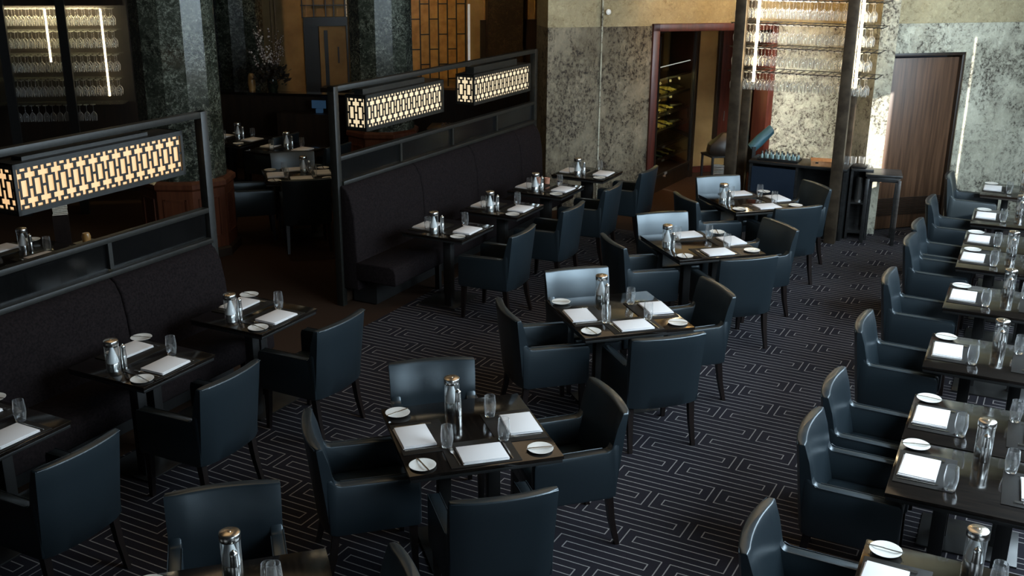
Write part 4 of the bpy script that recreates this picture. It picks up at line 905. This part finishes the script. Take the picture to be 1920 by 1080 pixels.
# banquette tables -------------------------------------------------
BT = {'B0': ((-3.06, 5.46), 'near banquette table cut off at left'), 'B1': ((-2.50, 6.52), 'near banquette middle table'), 'B2': ((-1.97, 7.48), 'near banquette end table'),
      'C1': ((-0.64, 10.03), 'far banquette first table'), 'C2': ((-0.11, 10.93), 'far banquette second table'), 'C3': ((0.39, 11.87), 'far banquette third table'), 'C4': ((0.93, 12.76), 'far banquette last table')}
BC = {'B0': (-2.29, 4.97), 'B1': (-1.75, 6.00), 'B2': (-1.21, 7.01), 'C1': (0.12, 9.50), 'C2': (0.65, 10.48), 'C3': (1.15, 11.44), 'C4': (1.67, 12.38)}
for k, (c, nm) in BT.items():
    table('rectangular black table, ' + nm, c, G, 0.65, 0.69, 'tables along the banquettes', ((-0.16, -0.10), (0.16, 0.10)), (0.50, 0.42))
    chair('dark leather armchair at the ' + nm, BC[k], G + 90 + (2 if k in ('C1', 'C3') else 0), 'armchairs facing the banquettes')
    far_ = k[0] == 'C'
    setting(c, G, ('aisle seat', G - 90), nm, 0.345, plateoff=(-0.245, 0.095), glass=(0.18, 0.255))
    setting(c, G, ('bench seat', G + 90), nm, 0.345, dx=(0.03 if far_ else -0.09), plateoff=(-0.22, 0.03) if not far_ else (-0.27, 0.10), glass=((0.12, 0.20) if far_ else False), plate=not far_)
    c = Vector(c); e4, n4 = D(G), D(G + 90)
    cruets(c - e4 * 0.205 + n4 * 0.045, c - e4 * 0.135 + n4 * (0.02 if not far_ else -0.01), nm)
# window-side tables -------------------------------------------------
RAa = 63.7; e5 = D(RAa); n5 = Vector((e5.y, -e5.x))
RT = {'R0': ((1.395, 3.72), 'right table cut by the bottom edge'), 'R1a': ((1.95, 4.81), 'nearer of the front right pair'), 'R1b': ((2.265, 5.45), 'farther of the front right pair'), 'R2': ((2.79, 6.54), 'single right table behind the front pair'),
      'R3': ((3.40, 7.75), 'fifth right table from the bottom edge'), 'R4a': ((3.95, 8.86), 'nearer of the rear right pair'), 'R4b': ((4.262, 9.492), 'farther of the rear right pair'),
      'R5': ((4.73, 10.42), 'right table second from the back wall'), 'R6': ((5.39, 11.74), 'right table closest to the back wall')}
RC = {'R0': (1.14, 4.29), 'R1a': (1.68, 5.36), 'R1b': (1.99, 5.98), 'R2': (2.54, 7.10), 'R3': (3.10, 8.20), 'R4a': (3.68, 9.33), 'R4b': (3.96, 9.90), 'R5': (4.49, 10.94), 'R6': (5.20, 12.22)}
for k, (o, nm) in RT.items():
    o = Vector(o); wd = 0.70 if k in ('R1a', 'R1b', 'R4a', 'R4b') else 0.72; c = o + e5 * wd / 2 + n5 * 0.43
    table('black lacquered table, ' + nm, c, RAa, wd - 0.003, 0.86, 'tables of the window row', ((-0.0, -0.16), (0.0, 0.16)), (0.42, 0.56))
    chair('black leather armchair at the ' + nm, RC[k], RAa - 90 + 0, 'armchairs of the window row')
    setting(c, RAa, ('left seat', RAa + 90), nm, 0.43, plateoff=(-0.285, 0.095), glass=(0.165, 0.30))
    setting(c, RAa, ('right seat', RAa - 90), nm, 0.43, plateoff=(-0.285, 0.095), glass=(0.19, 0.28))
    if k in ('R1a', 'R4a'): q = o + e5 * 0.69 + n5 * 0.43
    elif k in ('R1b', 'R4b'): q = None
    elif k == 'R0': q = o + e5 * 0.66 + n5 * 0.47
    else: q = o + e5 * 0.60 + n5 * 0.45
    if q: cruets(q, q - e5 * 0.075 + n5 * 0.01, nm)

# ------------------------------------------------------------------ dim dining area beyond the screens
FT = {'F0': ((-2.62, 12.52), 17, 'dim square table by the column'), 'F1': ((-3.98, 14.95), 63, 'dim back table at left'),
      'F2': ((-3.12, 14.22), 63, 'dim back table at right'), 'F3': ((-4.45, 9.05), 63, 'dim table beyond the near screen')}
for k, (c, a, nm) in FT.items():
    table('dark ' + nm, c, a, 0.85, 0.80, 'tables of the dim dining area', ((-0.15, 0.0), (0.15, 0.0)), (0.52, 0.46))
    cc = Vector(c)
    for s, da in (('near seat', -90), ('far seat', 90)):
        setting(c, a, (s, a + da), nm, 0.40)
    if k == 'F0':
        for s, da in (('left seat', 180), ('right seat', 0)): setting(c, a, (s, a + da), nm, 0.42, glass=(0.16, 0.25))
    cruets(cc + D(a + 40) * 0.08, cc + D(a + 40) * 0.08 + Vector((0.075, -0.02)), nm)
    for s, da in (('near', -90), ('far', 90)) + ((('left', 180), ) if k == 'F0' else ()):
        if (k, s) in (('F3', 'near'), ('F2', 'far')): continue
        q = cc + D(a + da) * (0.90 if s != 'far' else 0.86)
        chair('dark armchair on the %s side of the %s' % (s, nm), q, a + da + 180, 'armchairs of the dim dining area')
t = thing('menu_stand', 'stack of pale folded menus standing beyond the near screen', 'menus', (-4.36, 9.72, 0), rad(20))
me = MB()
for i in range(9): me.box(((i % 2) * 0.004, (i % 3) * 0.003, 0.955 + i * 0.016), (0.13, 0.10, 0.012), (i % 3) * 0.05)
part('paper_stack', me.mesh('paper_stack', menupaper), t)
part('pedestal', MB().box((0, 0, 0.47), (0.14, 0.12, 0.94)).mesh('pedestal', legwood), t)
single('amber_jar', MB().lathe([(0, 0), (0.035, 0), (0.04, 0.05), (0.03, 0.08), (0, 0.085)], 14).mesh('amber_jar', amberlit), 'small amber jar top peeking over the near screen rail', 'jar', (-3.86, 9.07, 0.861))
single('side_cupboard', MB().box((0, 0, 0.43), (0.2, 0.14, 0.86)).mesh('side_cupboard', darkwood), 'low dark cupboard under the amber jar beyond the near screen', 'cupboard', (-3.86, 9.07, 0), rad(G))
# pink cups on the third far-banquette table
pc = MB().lathe([(0, 0), (0.030, 0), (0.034, 0.07), (0.030, 0.07), (0.027, 0.006), (0, 0.006)], 18).mesh('pink_cup', pinkmat)
for i, (u, v) in enumerate(((0.20, 0.20), (0.235, 0.10))):
    p = Vector(BT['C3'][0]) + D(G) * u + D(G + 90) * v
    single('pink_cup', pc, 'small pink clay cup, %s of two, on the far banquette third table' % ('left' if i == 0 else 'right'), 'cup', (p.x, p.y, TZ + 0.001))
